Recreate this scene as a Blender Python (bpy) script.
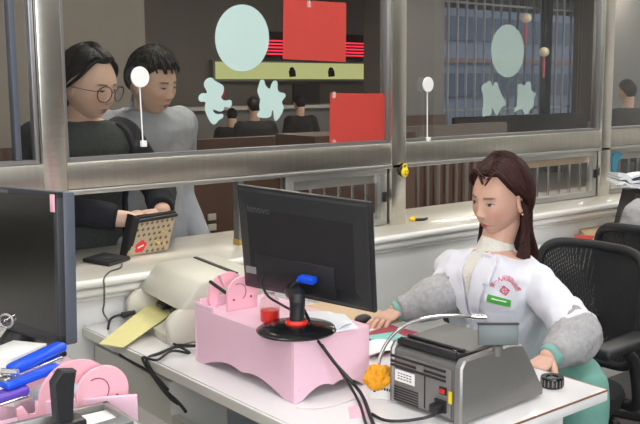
import bpy, bmesh, math, random
from mathutils import Vector, Matrix, noise
from mathutils.bvhtree import BVHTree
random.seed(7)
PI = math.pi
scn = bpy.context.scene
for o in list(bpy.data.objects): bpy.data.objects.remove(o, do_unlink=True)
C = scn.collection

# ---------------------------------------------------------------- camera
FPX = 918.6
cam_d = bpy.data.cameras.new('camera'); cam = bpy.data.objects.new('camera', cam_d); C.objects.link(cam)
cam_d.sensor_width = 36; cam_d.lens = FPX * 36 / 640; cam_d.shift_x = -50 / 640
cam_d.clip_start = 0.05; cam_d.clip_end = 200
CAM = Vector((0, 0, 1.47)); YAW = math.radians(49.06); PITCH = math.radians(-8.18)
cam.location = CAM; cam.rotation_euler = (PI / 2 + PITCH, 0, YAW - PI / 2)
scn.camera = cam
FW = Vector((math.cos(PITCH) * math.cos(YAW), math.cos(PITCH) * math.sin(YAW), math.sin(PITCH)))
RT = FW.cross(Vector((0, 0, 1))).normalized(); UP = RT.cross(FW)
def ray(x, y): return FW * FPX + RT * (x - 370) - UP * (y - 212)
def aty(x, y, Y): d = ray(x, y); return CAM + d * ((Y - CAM.y) / d.y)      # point on a plane Y = const

# ---------------------------------------------------------------- world, exposure, lights
w = bpy.data.worlds.new('world'); scn.world = w; w.use_nodes = True
bg = w.node_tree.nodes['Background']; bg.inputs[0].default_value = (.62, .72, .85, 1); bg.inputs[1].default_value = 1.3
vs = scn.view_settings
vs.view_transform = 'Standard'; vs.look = 'None'; vs.gamma = 1; vs.use_curve_mapping = False; vs.exposure = 0.15
LAMP = 9.5        # emission of the office ceiling panels
HALL = 5.0        # emission of the hall ceiling panels
DAY_FILL = 110          # unseen fill lamp behind the camera, watts

# ---------------------------------------------------------------- materials
def node_mat(name):
    m = bpy.data.materials.new(name); m.use_nodes = True
    return m, m.node_tree, m.node_tree.nodes['Principled BSDF']
def mat(name, col, rough=.5, metal=0, var=0, vscale=20, bump=0, bscale=60, coat=0, spec=.5, sheen=0, sss=0, stretch=None, trans=0, alpha=1, emit=None, estr=0):
    m, nt, p = node_mat(name); N = nt.nodes; L = nt.links
    p.inputs['Base Color'].default_value = (*col, 1); p.inputs['Roughness'].default_value = rough
    p.inputs['Metallic'].default_value = metal; p.inputs['Specular IOR Level'].default_value = spec
    p.inputs['Coat Weight'].default_value = coat; p.inputs['Sheen Weight'].default_value = sheen
    p.inputs['Transmission Weight'].default_value = trans; p.inputs['Alpha'].default_value = alpha
    if sss: p.inputs['Subsurface Weight'].default_value = sss; p.inputs['Subsurface Radius'].default_value = (.012, .005, .003); p.inputs['Subsurface Scale'].default_value = 1
    if emit: p.inputs['Emission Color'].default_value = (*emit, 1); p.inputs['Emission Strength'].default_value = estr
    if var or bump:
        tc = N.new('ShaderNodeTexCoord'); mp = N.new('ShaderNodeMapping'); L.new(tc.outputs['Object'], mp.inputs[0])
        if stretch: mp.inputs['Scale'].default_value = stretch
    if var:
        n = N.new('ShaderNodeTexNoise'); n.inputs['Scale'].default_value = vscale; n.inputs['Detail'].default_value = 5
        L.new(mp.outputs[0], n.inputs['Vector'])
        mx = N.new('ShaderNodeMix'); mx.data_type = 'RGBA'
        mx.inputs[6].default_value = (*[max(0, c * (1 - var)) for c in col], 1); mx.inputs[7].default_value = (*[min(1, c * (1 + var)) for c in col], 1)
        L.new(n.outputs[0], mx.inputs[0]); L.new(mx.outputs[2], p.inputs['Base Color'])
    if bump:
        n2 = N.new('ShaderNodeTexNoise'); n2.inputs['Scale'].default_value = bscale; n2.inputs['Detail'].default_value = 4
        L.new(mp.outputs[0], n2.inputs['Vector'])
        b = N.new('ShaderNodeBump'); b.inputs['Strength'].default_value = bump; b.inputs['Distance'].default_value = .01
        L.new(n2.outputs[0], b.inputs['Height']); L.new(b.outputs[0], p.inputs['Normal'])
    return m
def emat(name, col, s):
    m = bpy.data.materials.new(name); m.use_nodes = True; nt = m.node_tree; nt.nodes.clear()
    e = nt.nodes.new('ShaderNodeEmission'); e.inputs[0].default_value = (*col, 1); e.inputs[1].default_value = s
    o = nt.nodes.new('ShaderNodeOutputMaterial'); nt.links.new(e.outputs[0], o.inputs[0]); return m
def thin_mix(name, tint, frac=None, col=(1, 1, 1), rough=.02):
    """thin sheet: transparent mixed with gloss (fresnel) or, for frosted film, with diffuse by a fixed share"""
    m = bpy.data.materials.new(name); m.use_nodes = True; nt = m.node_tree; nt.nodes.clear(); N = nt.nodes; L = nt.links
    t = N.new('ShaderNodeBsdfTransparent'); t.inputs[0].default_value = (*tint, 1)
    o = N.new('ShaderNodeOutputMaterial'); mx = N.new('ShaderNodeMixShader')
    if frac is None:
        g = N.new('ShaderNodeBsdfGlossy'); g.inputs['Roughness'].default_value = rough; g.inputs[0].default_value = (*col, 1)
        f = N.new('ShaderNodeFresnel'); ge = N.new('ShaderNodeNewGeometry'); mr = N.new('ShaderNodeMapRange'); mr.inputs[3].default_value = 1.5; mr.inputs[4].default_value = 1 / 1.5
        L.new(ge.outputs['Backfacing'], mr.inputs[0]); L.new(mr.outputs[0], f.inputs[0]); L.new(f.outputs[0], mx.inputs[0])
    else:
        g = N.new('ShaderNodeBsdfDiffuse'); g.inputs[0].default_value = (*col, 1); mx.inputs[0].default_value = frac
    L.new(t.outputs[0], mx.inputs[1]); L.new(g.outputs[0], mx.inputs[2]); L.new(mx.outputs[0], o.inputs[0]); return m
def vcol_mat(name, rough=.5, sss=0, bump=0, bscale=200):
    m, nt, p = node_mat(name); a = nt.nodes.new('ShaderNodeVertexColor'); a.layer_name = 'Col'
    nt.links.new(a.outputs[0], p.inputs['Base Color']); p.inputs['Roughness'].default_value = rough
    p.inputs['Specular IOR Level'].default_value = .35
    if sss: p.inputs['Subsurface Weight'].default_value = sss; p.inputs['Subsurface Radius'].default_value = (.012, .005, .003); p.inputs['Subsurface Scale'].default_value = 1
    return m
def mesh_fabric(name, col, scale, hole):
    """open mesh netting: round holes let light through"""
    m, nt, p = node_mat(name); N = nt.nodes; L = nt.links
    p.inputs['Base Color'].default_value = (*col, 1); p.inputs['Roughness'].default_value = .7
    tc = N.new('ShaderNodeTexCoord'); v = N.new('ShaderNodeTexVoronoi'); v.inputs['Scale'].default_value = scale; v.inputs['Randomness'].default_value = 0
    L.new(tc.outputs['Object'], v.inputs['Vector'])
    g = N.new('ShaderNodeMath'); g.operation = 'GREATER_THAN'; g.inputs[1].default_value = hole
    L.new(v.outputs['Distance'], g.inputs[0]); L.new(g.outputs[0], p.inputs['Alpha']); return m

M = dict(
 logo_ink=mat('dark_logo_ink', (.10, .10, .11), .3),
 steel=mat('brushed_steel', (.72, .69, .62), .27, 1, var=.10, vscale=6, bump=.03, bscale=9, stretch=(1, 1, 14)),
 steel_rail=mat('brushed_steel_rail', (.57, .54, .475), .30, 1, var=.12, vscale=5, bump=.03, bscale=9, stretch=(14, 1, 1)),
 alu=mat('aluminium', (.58, .58, .56), .35, 1), alu_dark=mat('dark_aluminium', (.33, .33, .33), .4, .8),
 chrome=mat('chrome', (.8, .8, .8), .15, 1),
 glass=thin_mix('window_glass', (.86, .86, .85)),
 wall=mat('wall_paint', (.80, .80, .77), .8, var=.03, vscale=4, bump=.05), ledge=mat('counter_stone', (.55, .52, .45), .3, var=.10, vscale=9, coat=.3),
 bead=mat('counter_moulding', (.74, .73, .69), .35), floor=mat('floor_tile', (.12, .11, .105), .35, var=.15, vscale=3),
 ceil=mat('ceiling_paint', (.85, .85, .83), .9), desk=mat('desk_glass_top', (.80, .775, .78), .12, var=.05, vscale=6, coat=.5),
 desk_edge=mat('desk_laminate', (.60, .585, .53), .4), desk_blue=mat('desk_inner_panel', (.42, .46, .50), .5), white_lam=mat('white_laminate', (.82, .83, .82), .35),
 brown_edge=mat('brown_edge_band', (.25, .12, .07), .5),
 pink=mat('pink_board', (.84, .55, .66), .38, var=.03, vscale=5), pink_hot=mat('pink_board_cut', (.88, .47, .55), .38),
 black=mat('black_plastic', (.017, .017, .019), .42), black_gloss=mat('gloss_black_plastic', (.008, .008, .009), .18), charcoal=mat('charcoal_plastic', (.035, .037, .042), .45),
 bezel=mat('blue_grey_plastic', (.085, .098, .125), .45), screen=mat('dark_screen', (.012, .011, .009), .28),
 grey_metal=mat('gunmetal_paint', (.27, .265, .255), .36, .55, var=.06, vscale=40), grey_dark=mat('dark_grey_casing', (.15, .145, .138), .5, bump=.02),
 slate=mat('slate_panel', (.15, .17, .175), .45, .1), red=mat('red_plastic', (.75, .03, .02), .35), red_paper=mat('red_paper', (.50, .042, .03), .75, var=.05, vscale=7),
 mint=mat('mint_sticker', (.47, .62, .59), .7), mint_frost=thin_mix('frosted_sticker', (.9, .95, .93), .34, (.66, .78, .72)),
 white=mat('white_plastic', (.85, .85, .83), .4), paper=mat('white_paper', (.80, .82, .86), .85), cream=mat('printer_casing', (.56, .54, .46), .5), cream_dark=mat('printer_dark', (.30, .29, .27), .55),
 yellow_paper=mat('yellow_envelope', (.67, .62, .28), .8, var=.05, vscale=20), blue=mat('blue_plastic', (.01, .085, .72), .3), purple=mat('purple_plastic', (.12, .06, .45), .35),
 yellow=mat('yellow_plastic', (.85, .62, .02), .4), orange=mat('orange_sponge', (.85, .33, .01), .8, var=.35, vscale=60, bump=.8, bscale=90),
 coat=mat('white_cotton', (.70, .70, .77), .85, bump=.06, bscale=300, sheen=.15), knit=mat('cream_knit', (.70, .68, .62), .9, bump=.5, bscale=120), cuff=mat('teal_cloth', (.20, .40, .36), .8, bump=.05),
 sleeve=mat('grey_heather_cloth', (.36, .355, .36), .95, var=.28, vscale=90, bump=.2, bscale=200), teal=mat('teal_cloth_trousers', (.16, .36, .30), .7),
 cardigan=mat('black_cardigan', (.012, .013, .02), .9, bump=.2, bscale=120), green_knit=mat('dark_green_knit', (.055, .066, .064), .95, var=.5, vscale=160, bump=.5, bscale=150),
 jacket=mat('pale_grey_jacket', (.36, .385, .42), .85, var=.05, vscale=30, bump=.08, bscale=150), denim=mat('dark_trousers', (.02, .022, .03), .85),
 hair_black=mat('black_hair', (.008, .007, .007), .5, spec=.3, var=.4, vscale=60, bump=.5, bscale=120), hair_red=mat('reddish_brown_hair', (.030, .007, .005), .55, spec=.25, var=.55, vscale=50, bump=.4, bscale=110),
 skin=vcol_mat('skin', .5, .12), brass=mat('brass', (.75, .55, .2), .3, 1), motif=mat('bag_canvas', (.44, .35, .23), .6, var=.1, vscale=80), motif_dark=mat('bag_motif', (.15, .09, .05), .6),
 chair_mesh=mesh_fabric('black_mesh_fabric', (.012, .012, .013), 300, .17), chair_fabric=mat('black_seat_fabric', (.014, .014, .016), .9, bump=.2, bscale=200),
 clear=thin_mix('clear_plastic', (.93, .90, .90)), green_tag=mat('green_badge', (.06, .36, .05), .4), red_thread=mat('red_embroidery', (.60, .015, .07), .7),
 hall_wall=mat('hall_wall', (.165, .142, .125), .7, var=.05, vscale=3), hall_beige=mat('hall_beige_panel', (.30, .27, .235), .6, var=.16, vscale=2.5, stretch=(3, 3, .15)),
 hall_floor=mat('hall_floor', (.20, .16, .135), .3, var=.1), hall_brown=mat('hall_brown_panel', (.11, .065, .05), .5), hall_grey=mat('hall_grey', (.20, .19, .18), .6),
 bars=mat('white_bars', (.50, .48, .46), .4, .5), build=mat('far_building', (.26, .29, .34), .8), build_dark=mat('far_building_dark', (.10, .12, .16), .5), build_pink=mat('far_building_band', (.33, .19, .17), .8),
 dark_cloth=mat('dark_clothes', (.018, .016, .017), .9), cable=mat('black_cable', (.012, .012, .013), .45), grey_cable=mat('grey_cable', (.10, .10, .10), .5), wcable=mat('white_cable', (.7, .7, .68), .5),
 maroon=mat('maroon_mat', (.30, .03, .06), .5), aqua=mat('aqua_paper', (.22, .55, .50), .7), tan=mat('tan_paper', (.58, .42, .27), .8), label_ink=mat('black_ink', (.03, .03, .03), .6), silver_ink=mat('silver_ink', (.38, .38, .38), .4, .5),
 led=emat('red_led', (1, .03, .07), 2.0), fascia=emat('lit_panel', (.74, .78, .34), .75), lamp=emat('lamp_panel', (1, .985, .95), LAMP), lamp_hall=emat('hall_lamp_panel', (1, .93, .82), HALL * 6),
 globe=mat('cream_globe', (.75, .66, .48), .6, emit=(.9, .75, .5), estr=.12), tassel=mat('pink_tassel', (.6, .15, .2), .7), tape=thin_mix('clear_tape', (.95, .9, .85), .25, (.9, .85, .8)),
)

# ---------------------------------------------------------------- mesh helpers
def V(*a): return Vector(a)
class B:
    def __init__(s): s.bm = bmesh.new()
    def box(s, c, size, rot=None, bev=0, seg=2):
        r = bmesh.ops.create_cube(s.bm, size=1); vs_ = r['verts']
        for v in vs_: v.co = Vector((v.co.x * size[0], v.co.y * size[1], v.co.z * size[2]))
        if bev:
            es = list({e for v in vs_ for e in v.link_edges})
            n0 = set(s.bm.verts) - set(vs_)
            bmesh.ops.bevel(s.bm, geom=es, offset=bev, segments=seg, profile=.5, affect='EDGES')
            vs_ = [v for v in s.bm.verts if v not in n0]
        T = Matrix.Translation(Vector(c)) @ (rot.to_4x4() if rot else Matrix())
        for v in vs_: v.co = T @ v.co
        return s
    def rings(s, rings, cap=True, closed=False):
        vr = [[s.bm.verts.new(p) for p in r] for r in rings]; n = len(vr[0])
        pairs = list(zip(vr[:-1], vr[1:])) + ([(vr[-1], vr[0])] if closed else [])
        for a, b in pairs:
            for i in range(n):
                j = (i + 1) % n
                try: s.bm.faces.new((a[i], a[j], b[j], b[i]))
                except ValueError: pass
        if cap and not closed:
            s.bm.faces.new(vr[0][::-1]); s.bm.faces.new(vr[-1])
        return s
    def tube(s, pts, r, seg=10, cap=True, flat=1, smooth=0, ball=False):
        pts = [Vector(p) for p in pts]; rr = list(r) if hasattr(r, '__len__') else [r] * len(pts)
        if smooth: pts, rr = spline(pts, rr, smooth)
        if ball:                                                    # rounded ends
            d0 = (pts[0] - pts[1]).normalized(); d1 = (pts[-1] - pts[-2]).normalized(); a, b = rr[0], rr[-1]
            pre = [(pts[0] + d0 * a * math.sin(t), a * math.cos(t)) for t in (1.45, 1.1, .7, .35)]
            post = [(pts[-1] + d1 * b * math.sin(t), b * math.cos(t)) for t in (.35, .7, 1.1, 1.45)]
            pts = [p for p, _ in pre] + pts + [p for p, _ in post]; rr = [q for _, q in pre] + rr + [q for _, q in post]
        prev = None; R_ = []
        for i, p in enumerate(pts):
            t = (pts[min(i + 1, len(pts) - 1)] - pts[max(i - 1, 0)]).normalized()
            if prev is None:
                u = t.cross(V(0, 0, 1)); u = u if u.length > .05 else t.cross(V(1, 0, 0))
            else: u = prev - t * prev.dot(t)
            u.normalize(); prev = u; v = t.cross(u)
            R_.append([p + (u * math.cos(a) + v * math.sin(a) * flat) * rr[i] for a in [2 * PI * k / seg for k in range(seg)]])
        return s.rings(R_, cap)
    def cyl(s, p0, p1, r0, r1=None, seg=24): return s.tube([p0, p1], [r0, r0 if r1 is None else r1], seg)
    def lathe(s, prof, c=(0, 0, 0), axis=None, seg=32):
        """prof: list of (r, h)"""
        c = Vector(c); ax = Vector(axis or (0, 0, 1)).normalized(); u = ax.orthogonal().normalized(); v = ax.cross(u)
        return s.rings([[c + ax * h + (u * math.cos(a) + v * math.sin(a)) * max(r, 1e-4) for a in [2 * PI * k / seg for k in range(seg)]] for r, h in prof])
    def prism(s, poly, o, ux, uy, th, bev=0):
        o, ux, uy = Vector(o), Vector(ux), Vector(uy); n = ux.cross(uy).normalized()
        a = [s.bm.verts.new(o + ux * x + uy * y + n * (th / 2)) for x, y in poly]; b = [s.bm.verts.new(o + ux * x + uy * y - n * (th / 2)) for x, y in poly]
        fs = [s.bm.faces.new(a), s.bm.faces.new(b[::-1])]
        k = len(a)
        for i in range(k): s.bm.faces.new((a[i], b[i], b[(i + 1) % k], a[(i + 1) % k]))
        if bev: bmesh.ops.bevel(s.bm, geom=list({e for f in fs for e in f.edges}), offset=bev, segments=1, affect='EDGES')
        return s
    def sph(s, c, r, sub=3, sc=(1, 1, 1)):
        q = bmesh.ops.create_icosphere(s.bm, subdivisions=sub, radius=r)
        for v in q['verts']: v.co = Vector((v.co.x * sc[0], v.co.y * sc[1], v.co.z * sc[2])) + Vector(c)
        return s
    def torus(s, c, R_, r, axis=(0, 0, 1), seg=32, s2=8, sc=(1, 1)):
        c = Vector(c); ax = Vector(axis).normalized(); u = ax.orthogonal().normalized(); v = ax.cross(u); rings = []
        for k in range(seg):
            a = 2 * PI * k / seg; d = u * math.cos(a) * sc[0] + v * math.sin(a) * sc[1]; dn = d.normalized()
            rings.append([c + d * R_ + dn * math.cos(b) * r + ax * math.sin(b) * r for b in [2 * PI * j / s2 for j in range(s2)]])
        return s.rings(rings, closed=True)
    def xf(s, T):
        for v in s.bm.verts: v.co = T @ v.co
        return s
    def build(s, name, m, parent=None, smooth=True, angle=35):
        bmesh.ops.recalc_face_normals(s.bm, faces=s.bm.faces)
        me = bpy.data.meshes.new(name); s.bm.to_mesh(me); s.bm.free(); return link(name, me, m, parent, smooth, angle)
def link(name, me, m, parent=None, smooth=True, angle=35):
    o = bpy.data.objects.new(name, me); C.objects.link(o)
    if m: me.materials.clear(); me.materials.append(M[m] if isinstance(m, str) else m)
    if smooth:
        me.shade_smooth()
        try: me.set_sharp_from_angle(angle=math.radians(angle))
        except Exception: pass
    if parent: setparent(o, parent)
    return o
def wm(o):
    m = o.matrix_basis.copy()
    return wm(o.parent) @ o.matrix_parent_inverse @ m if o.parent else m
def setparent(o, p): o.parent = p; o.matrix_parent_inverse = wm(p).inverted()
def spline(pts, rr, n):
    P_, R_ = [], []
    for i in range(len(pts) - 1):
        p0, p1, p2, p3 = pts[max(i - 1, 0)], pts[i], pts[i + 1], pts[min(i + 2, len(pts) - 1)]
        for k in range(n):
            t = k / n
            P_.append(.5 * ((2 * p1) + (p2 - p0) * t + (2 * p0 - 5 * p1 + 4 * p2 - p3) * t * t + (3 * p1 - p0 - 3 * p2 + p3) * t ** 3))
            R_.append(rr[i] + (rr[i + 1] - rr[i]) * t)
    P_.append(pts[-1]); R_.append(rr[-1]); return P_, R_
def tag(o, label, cat=None, group=None, kind=None):
    if label: o['label'] = label
    if cat: o['category'] = cat
    if group: o['group'] = group
    if kind: o['kind'] = kind
    return o
def thing(name, label, cat, loc=(0, 0, 0), rz=0, group=None):
    o = bpy.data.objects.new(name, None); o.empty_display_size = .05; C.objects.link(o); o.location = loc; o.rotation_euler = (0, 0, rz)
    return tag(o, label, cat, group)
def struct(name, b, m, parent=None, **k):
    o = b.build(name, m, parent, **k)
    if not parent: o['kind'] = 'structure'
    return o
def copy_tree(o, parent=None):
    c = o.copy(); C.objects.link(c); c.parent = parent
    for ch in o.children: copy_tree(ch, c)
    return c
def box(name, x, y, z, m, parent=None, bev=0):
    return B().box(((x[0] + x[1]) / 2, (y[0] + y[1]) / 2, (z[0] + z[1]) / 2), (x[1] - x[0], y[1] - y[0], z[1] - z[0]), bev=bev).build(name, m, parent)
def sbox(name, x, y, z, m, bev=0):
    o = box(name, x, y, z, m, None, bev); o['kind'] = 'structure'; return o
def text_mesh(s, size, font_gap=1):
    cu = bpy.data.curves.new('writing', 'FONT'); cu.body = s; cu.size = size; cu.align_x = 'CENTER'; cu.align_y = 'CENTER'; cu.extrude = 0
    o = bpy.data.objects.new('writing', cu); C.objects.link(o); dg = bpy.context.evaluated_depsgraph_get(); dg.update()
    me = bpy.data.meshes.new_from_object(o.evaluated_get(dg)); bpy.data.objects.remove(o); return me
def writing(name, s, size, o, ux, uy, m, parent, th=.0006, label=None):
    me = text_mesh(s, size); o, ux, uy = Vector(o), Vector(ux).normalized(), Vector(uy).normalized(); n = ux.cross(uy)
    for v in me.vertices: v.co = o + ux * v.co.x + uy * v.co.y + n * th
    ob = link(name, me, m, parent, smooth=False)
    if label: ob['label'] = label
    return ob
def onz(x, y, z): d = ray(x, y); return CAM + d * ((z - CAM.z) / d.z)
def ond(x, y, dd): return CAM + ray(x, y) * (dd / FPX)
def Rz(a): return Matrix.Rotation(a, 3, 'Z')

# ================================================================= SETTING
sbox('floor', (-2.4, 8), (-2.6, 2.56), (-.05, 0), 'floor')
sbox('ceiling', (-2.4, 8), (-2.6, 2.75), (2.85, 2.9), 'ceil')
sbox('wall_left', (-2.45, -2.4), (-2.6, 2.75), (0, 2.85), 'wall')
sbox('wall_right', (8, 8.05), (-2.6, 2.75), (0, 2.85), 'wall')
sbox('wall_back', (-2.4, 8), (-2.65, -2.6), (0, 2.85), 'hall_grey')
sbox('wall_counter', (-2.4, 8), (2.56, 2.93), (0, .868), 'wall')
sbox('trim_1', (-2.4, 8), (2.512, 3.0), (.868, .894), 'ledge', .006)          # continuous stone top
b = B()
for y, z, r in ((2.512, .881, .013), (2.53, .852, .014), (2.545, .83, .008)): b.cyl((-2.4, y, z), (8, y, z), r, seg=14)
struct('trim_2', b, 'bead')
sbox('trim_3', (-2.4, 8), (2.69, 2.75), (1.140, 1.222), 'steel_rail', .004)     # mid rail
sbox('trim_4', (-2.4, 8), (2.684, 2.75), (1.122, 1.139), 'alu', .004)           # its lower lip, in lighter metal for the highlight along it
sbox('trim_5', (-2.4, 8), (2.69, 2.75), (2.40, 2.85), 'steel_rail', .004)       # header
POSTS = [(-1.75, -1.67), (-.35, -.27), (1.047, 1.121), (2.443, 2.521), (3.845, 3.925), (5.245, 5.325), (6.645, 6.725)]
for i, (a, c) in enumerate(POSTS):
    sbox('trim_%d' % (6 + i), (a, c), (2.684, 2.756), (.894, 2.85), 'steel', .004)
for i in range(len(POSTS) + 1):
    x0 = POSTS[i - 1][1] if i else -2.4; x1 = POSTS[i][0] if i < len(POSTS) else 8
    g = sbox('window_%d' % (i + 1), (x0 + .002, x1 - .002), (2.716, 2.722), (1.222, 2.40), 'glass')
    b = B()
    for xa in (x0 + .008, x1 - .008): b.box((xa, 2.716, 1.81), (.014, .03, 1.176), bev=.003)
    b.box(((x0 + x1) / 2, 2.716, 1.229), (x1 - x0 - .03, .03, .012)).build('window_frame', 'alu_dark', g)
# extra dark mullion close to the left post, and a pale one at the very left
box('mullion', (.975, .992), (2.70, 2.735), (1.236, 2.40), 'bezel', bpy.data.objects['window_3'], .002)

# hall beyond the glass
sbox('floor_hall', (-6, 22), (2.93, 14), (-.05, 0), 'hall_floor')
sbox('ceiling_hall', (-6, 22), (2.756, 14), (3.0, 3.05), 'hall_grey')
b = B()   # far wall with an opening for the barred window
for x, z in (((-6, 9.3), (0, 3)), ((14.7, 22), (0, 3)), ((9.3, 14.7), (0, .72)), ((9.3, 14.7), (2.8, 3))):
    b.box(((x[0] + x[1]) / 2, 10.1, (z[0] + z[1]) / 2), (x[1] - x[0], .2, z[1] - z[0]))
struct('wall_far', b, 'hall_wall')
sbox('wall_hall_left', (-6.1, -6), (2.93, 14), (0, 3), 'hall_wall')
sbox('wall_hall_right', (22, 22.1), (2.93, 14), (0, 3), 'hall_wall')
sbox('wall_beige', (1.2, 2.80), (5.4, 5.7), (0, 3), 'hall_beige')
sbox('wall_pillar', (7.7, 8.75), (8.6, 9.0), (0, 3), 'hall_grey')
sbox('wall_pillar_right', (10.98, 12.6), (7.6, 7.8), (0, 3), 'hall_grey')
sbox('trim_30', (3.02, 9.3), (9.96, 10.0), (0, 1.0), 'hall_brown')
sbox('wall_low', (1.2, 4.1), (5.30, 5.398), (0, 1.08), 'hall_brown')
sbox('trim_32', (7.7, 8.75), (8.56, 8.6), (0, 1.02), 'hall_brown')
# street beyond
sbox('ground_street', (-6, 40), (14, 60), (-.3, -.05), 'hall_grey')
t = thing('street_building', 'grey building with window bands seen beyond the barred window', 'building', (20, 24, 0))
box('wall', (10, 34), (22, 26), (-.2, 9), 'build', t)
for k in range(3): box('window_band', (10, 34), (21.9, 22), (.9 + k * 1.9, 1.7 + k * 1.9), 'build_dark', t); box('cornice', (10, 34), (21.85, 22), (2.05 + k * 1.9, 2.2 + k * 1.9), 'build_pink', t)
# barred window
t = thing('window_bars', 'tall white vertical bars across the far hall window', 'window bars', (12, 9.8, .72))
for k in range(28):
    x = 9.3 + k * .2; B().cyl((x, 9.85, .72), (x, 9.85, 2.9), .022, seg=8).build('bar', 'bars', t)
box('crossbar', (9.25, 14.75), (9.83, 9.87), (1.0, 1.03), 'bars', t); box('crossbar', (9.25, 14.75), (9.83, 9.87), (2.62, 2.65), 'bars', t)
t = thing('window_sill_bench', 'dark bench with cushions below the barred window', 'bench', (11.6, 9.2, 0))
box('seat', (9.4, 14.6), (9.0, 9.5), (.4, .5), 'dark_cloth', t, .03); box('backrest', (9.9, 13.2), (9.5, 9.58), (.5, .92), 'dark_cloth', t, .03)
for x in (9.5, 11.9, 14.4): box('leg', (x, x + .06), (9.05, 9.45), (0, .4), 'dark_cloth', t)

for (pa, pb, m_, lab) in ((575, 599, 'hall_brown', 'brown curtain hanging at the right end of the far window'), (543, 551, 'build_dark', 'dark narrow mullion in the middle of the far barred window')):  # dark strip stands for a window mullion, built in the curtain's shape
    xa, xb = aty(pa, 50, 9.7).x, aty(pb, 50, 9.7).x; n = 40
    b = B(); b.rings([[V(xa + (xb - xa) * i / n, 9.7 + .035 * math.sin(i * 1.3), z) for i in range(n + 1)] + [V(xa + (xb - xa) * i / n, 9.72 + .035 * math.sin(i * 1.3), z) for i in range(n, -1, -1)] for z in (.75, 2.9)])
    tag(b.build('curtain', m_), lab, 'curtain')

# ceiling lamps
n = 0
for x in (-1.2, .6, 2.4, 4.4, 6.4):
    for y in (-1.3, .7, 2.1):  # row by the partition added to brighten the faces behind the glass
        t = thing('ceiling_light', 'unseen square white ceiling light panel of the office', 'light', (x, y, 2.82), group='office ceiling light panels')
        box('frame', (x - .33, x + .33), (y - .33, y + .33), (2.825, 2.85), 'white', t)
        box('diffuser', (x - .3, x + .3), (y - .3, y + .3), (2.815, 2.826), 'lamp', t)
for x in (2, 5, 8, 11, 14):
    for y in (3.5, 7.2):  # row near the counter added to light the standing people's faces
        t = thing('hall_light', 'unseen ceiling light panel of the waiting hall', 'light', (x, y, 2.97), group='hall ceiling light panels')
        box('frame', (x - .33, x + .33), (y - .33, y + .33), (2.975, 3.0), 'white', t)
        box('diffuser', (x - .3, x + .3), (y - .3, y + .3), (2.965, 2.976), 'lamp_hall', t)
# soft area lamp added before the back wall, standing in for a window
la = bpy.data.lights.new('daylight_fill', 'AREA'); la.shape = 'RECTANGLE'; la.size = 2.8; la.size_y = 1.5; la.energy = DAY_FILL; la.color = (.93, .96, 1)
lo = bpy.data.objects.new('daylight_fill', la); C.objects.link(lo); lo.location = (-.75, -2.5, 1.75); lo.rotation_euler = (PI / 2, 0, 0)

# lower sliding windows with bars
def sliding(x0, x1, label, bars, open_left=False):
    t = thing('sliding_window', label, 'window', ((x0 + x1) / 2, 2.72, .894))
    z0, z1 = .898, 1.12
    b = B(); b.box(((x0 + x1) / 2, 2.72, z0 + .012), (x1 - x0, .035, .024), bev=.002); b.box(((x0 + x1) / 2, 2.72, z1 - .010), (x1 - x0, .035, .02), bev=.002)
    for x in (x0 + .018, x1 - .018): b.box((x, 2.72, (z0 + z1) / 2), (.036, .034, z1 - z0), bev=.002)
    b.build('frame', 'alu', t)
    box('pane', (x0 + .03, x1 - .03), (2.718, 2.722), (z0 + .02, z1 - .018), 'glass', t)
    box('inner_rail', (x0 + .036, x1 - .036), (2.724, 2.734), (z1 - .055, z1 - .02), 'tan' if open_left else 'bars', t)
    for k in range(bars):
        x = x0 + .04 + (x1 - x0 - .08) * (k + .5) / bars
        B().cyl((x, 2.745, z0 + .02), (x, 2.745, z1 - .03), .007, seg=10).build('bar', 'chrome', t)
    box('latch', (x1 - .026, x1 - .010), (2.692, 2.703), (.99, 1.03), 'black', t, .002)
    return t
sliding(1.94, 2.435, 'barred sliding window behind the monitor, left of the middle post', 6)
sliding(3.18, 3.838, 'barred sliding window right of the seated woman head', 7, True)
sliding(3.93, 4.6, 'barred sliding window at the right edge behind the paper stack', 7)
t = thing('window_stile', 'dark upright at the end of the open hatch left of the monitor', 'frame', (1.745, 2.72, .894))
box('stile', (1.735, 1.757), (2.70, 2.735), (.894, 1.122), 'alu_dark', t); box('end_cap', (1.733, 1.76), (2.698, 2.737), (.894, .915), 'brass', t)

# hall things; sign and lit panel stand in for glass reflections
t = thing('led_sign', 'red scrolling lamp sign, standing for a reflection in the glass, with a round end above the lit panel', 'sign', (6.0, 9.4, 1.9))
Yl = 9.9; p0 = aty(266, 56, Yl); p1 = aty(381, 38, Yl)
box('housing', (p0.x, p1.x), (9.91, 9.998), (p0.z - .02, p1.z + .03), 'dark_cloth', t)
for k in range(5):
    z = p0.z + .02 + k * .042; box('light_row', (p0.x + .02, p1.x - .02), (9.89, 9.91), (z, z + .017), 'led', t)
q = aty(369, 47, Yl); B().lathe([(0, 0), (.09, 0), (.09, .02), (0, .02)], (q.x, 9.90, q.z), (0, -1, 0)).build('round_lamp', 'led', t)
t = thing('lit_notice_band', 'long yellow green lit panel on the far hall wall, standing for a reflected sign', 'light box', (5.8, 9.5, 1.5))
p0 = aty(216, 79, 9.9); p1 = aty(367, 64, 9.9)
box('housing', (p0.x - .03, p1.x + .03), (9.91, 9.998), (p0.z - .03, p1.z + .02), 'hall_grey', t); box('lit_panel', (p0.x, p1.x), (9.89, 9.91), (p0.z, p1.z), 'fascia', t)
for px_ in (292, 331): q = aty(px_, 72, 9.86); B().sph((q.x, 9.86, q.z + .03), .035, 2).tube([(q.x, 9.86, q.z + .02), (q.x + .01, 9.86, q.z - .06)], .045, 8).build('figure_silhouette', 'dark_cloth', t)
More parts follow.
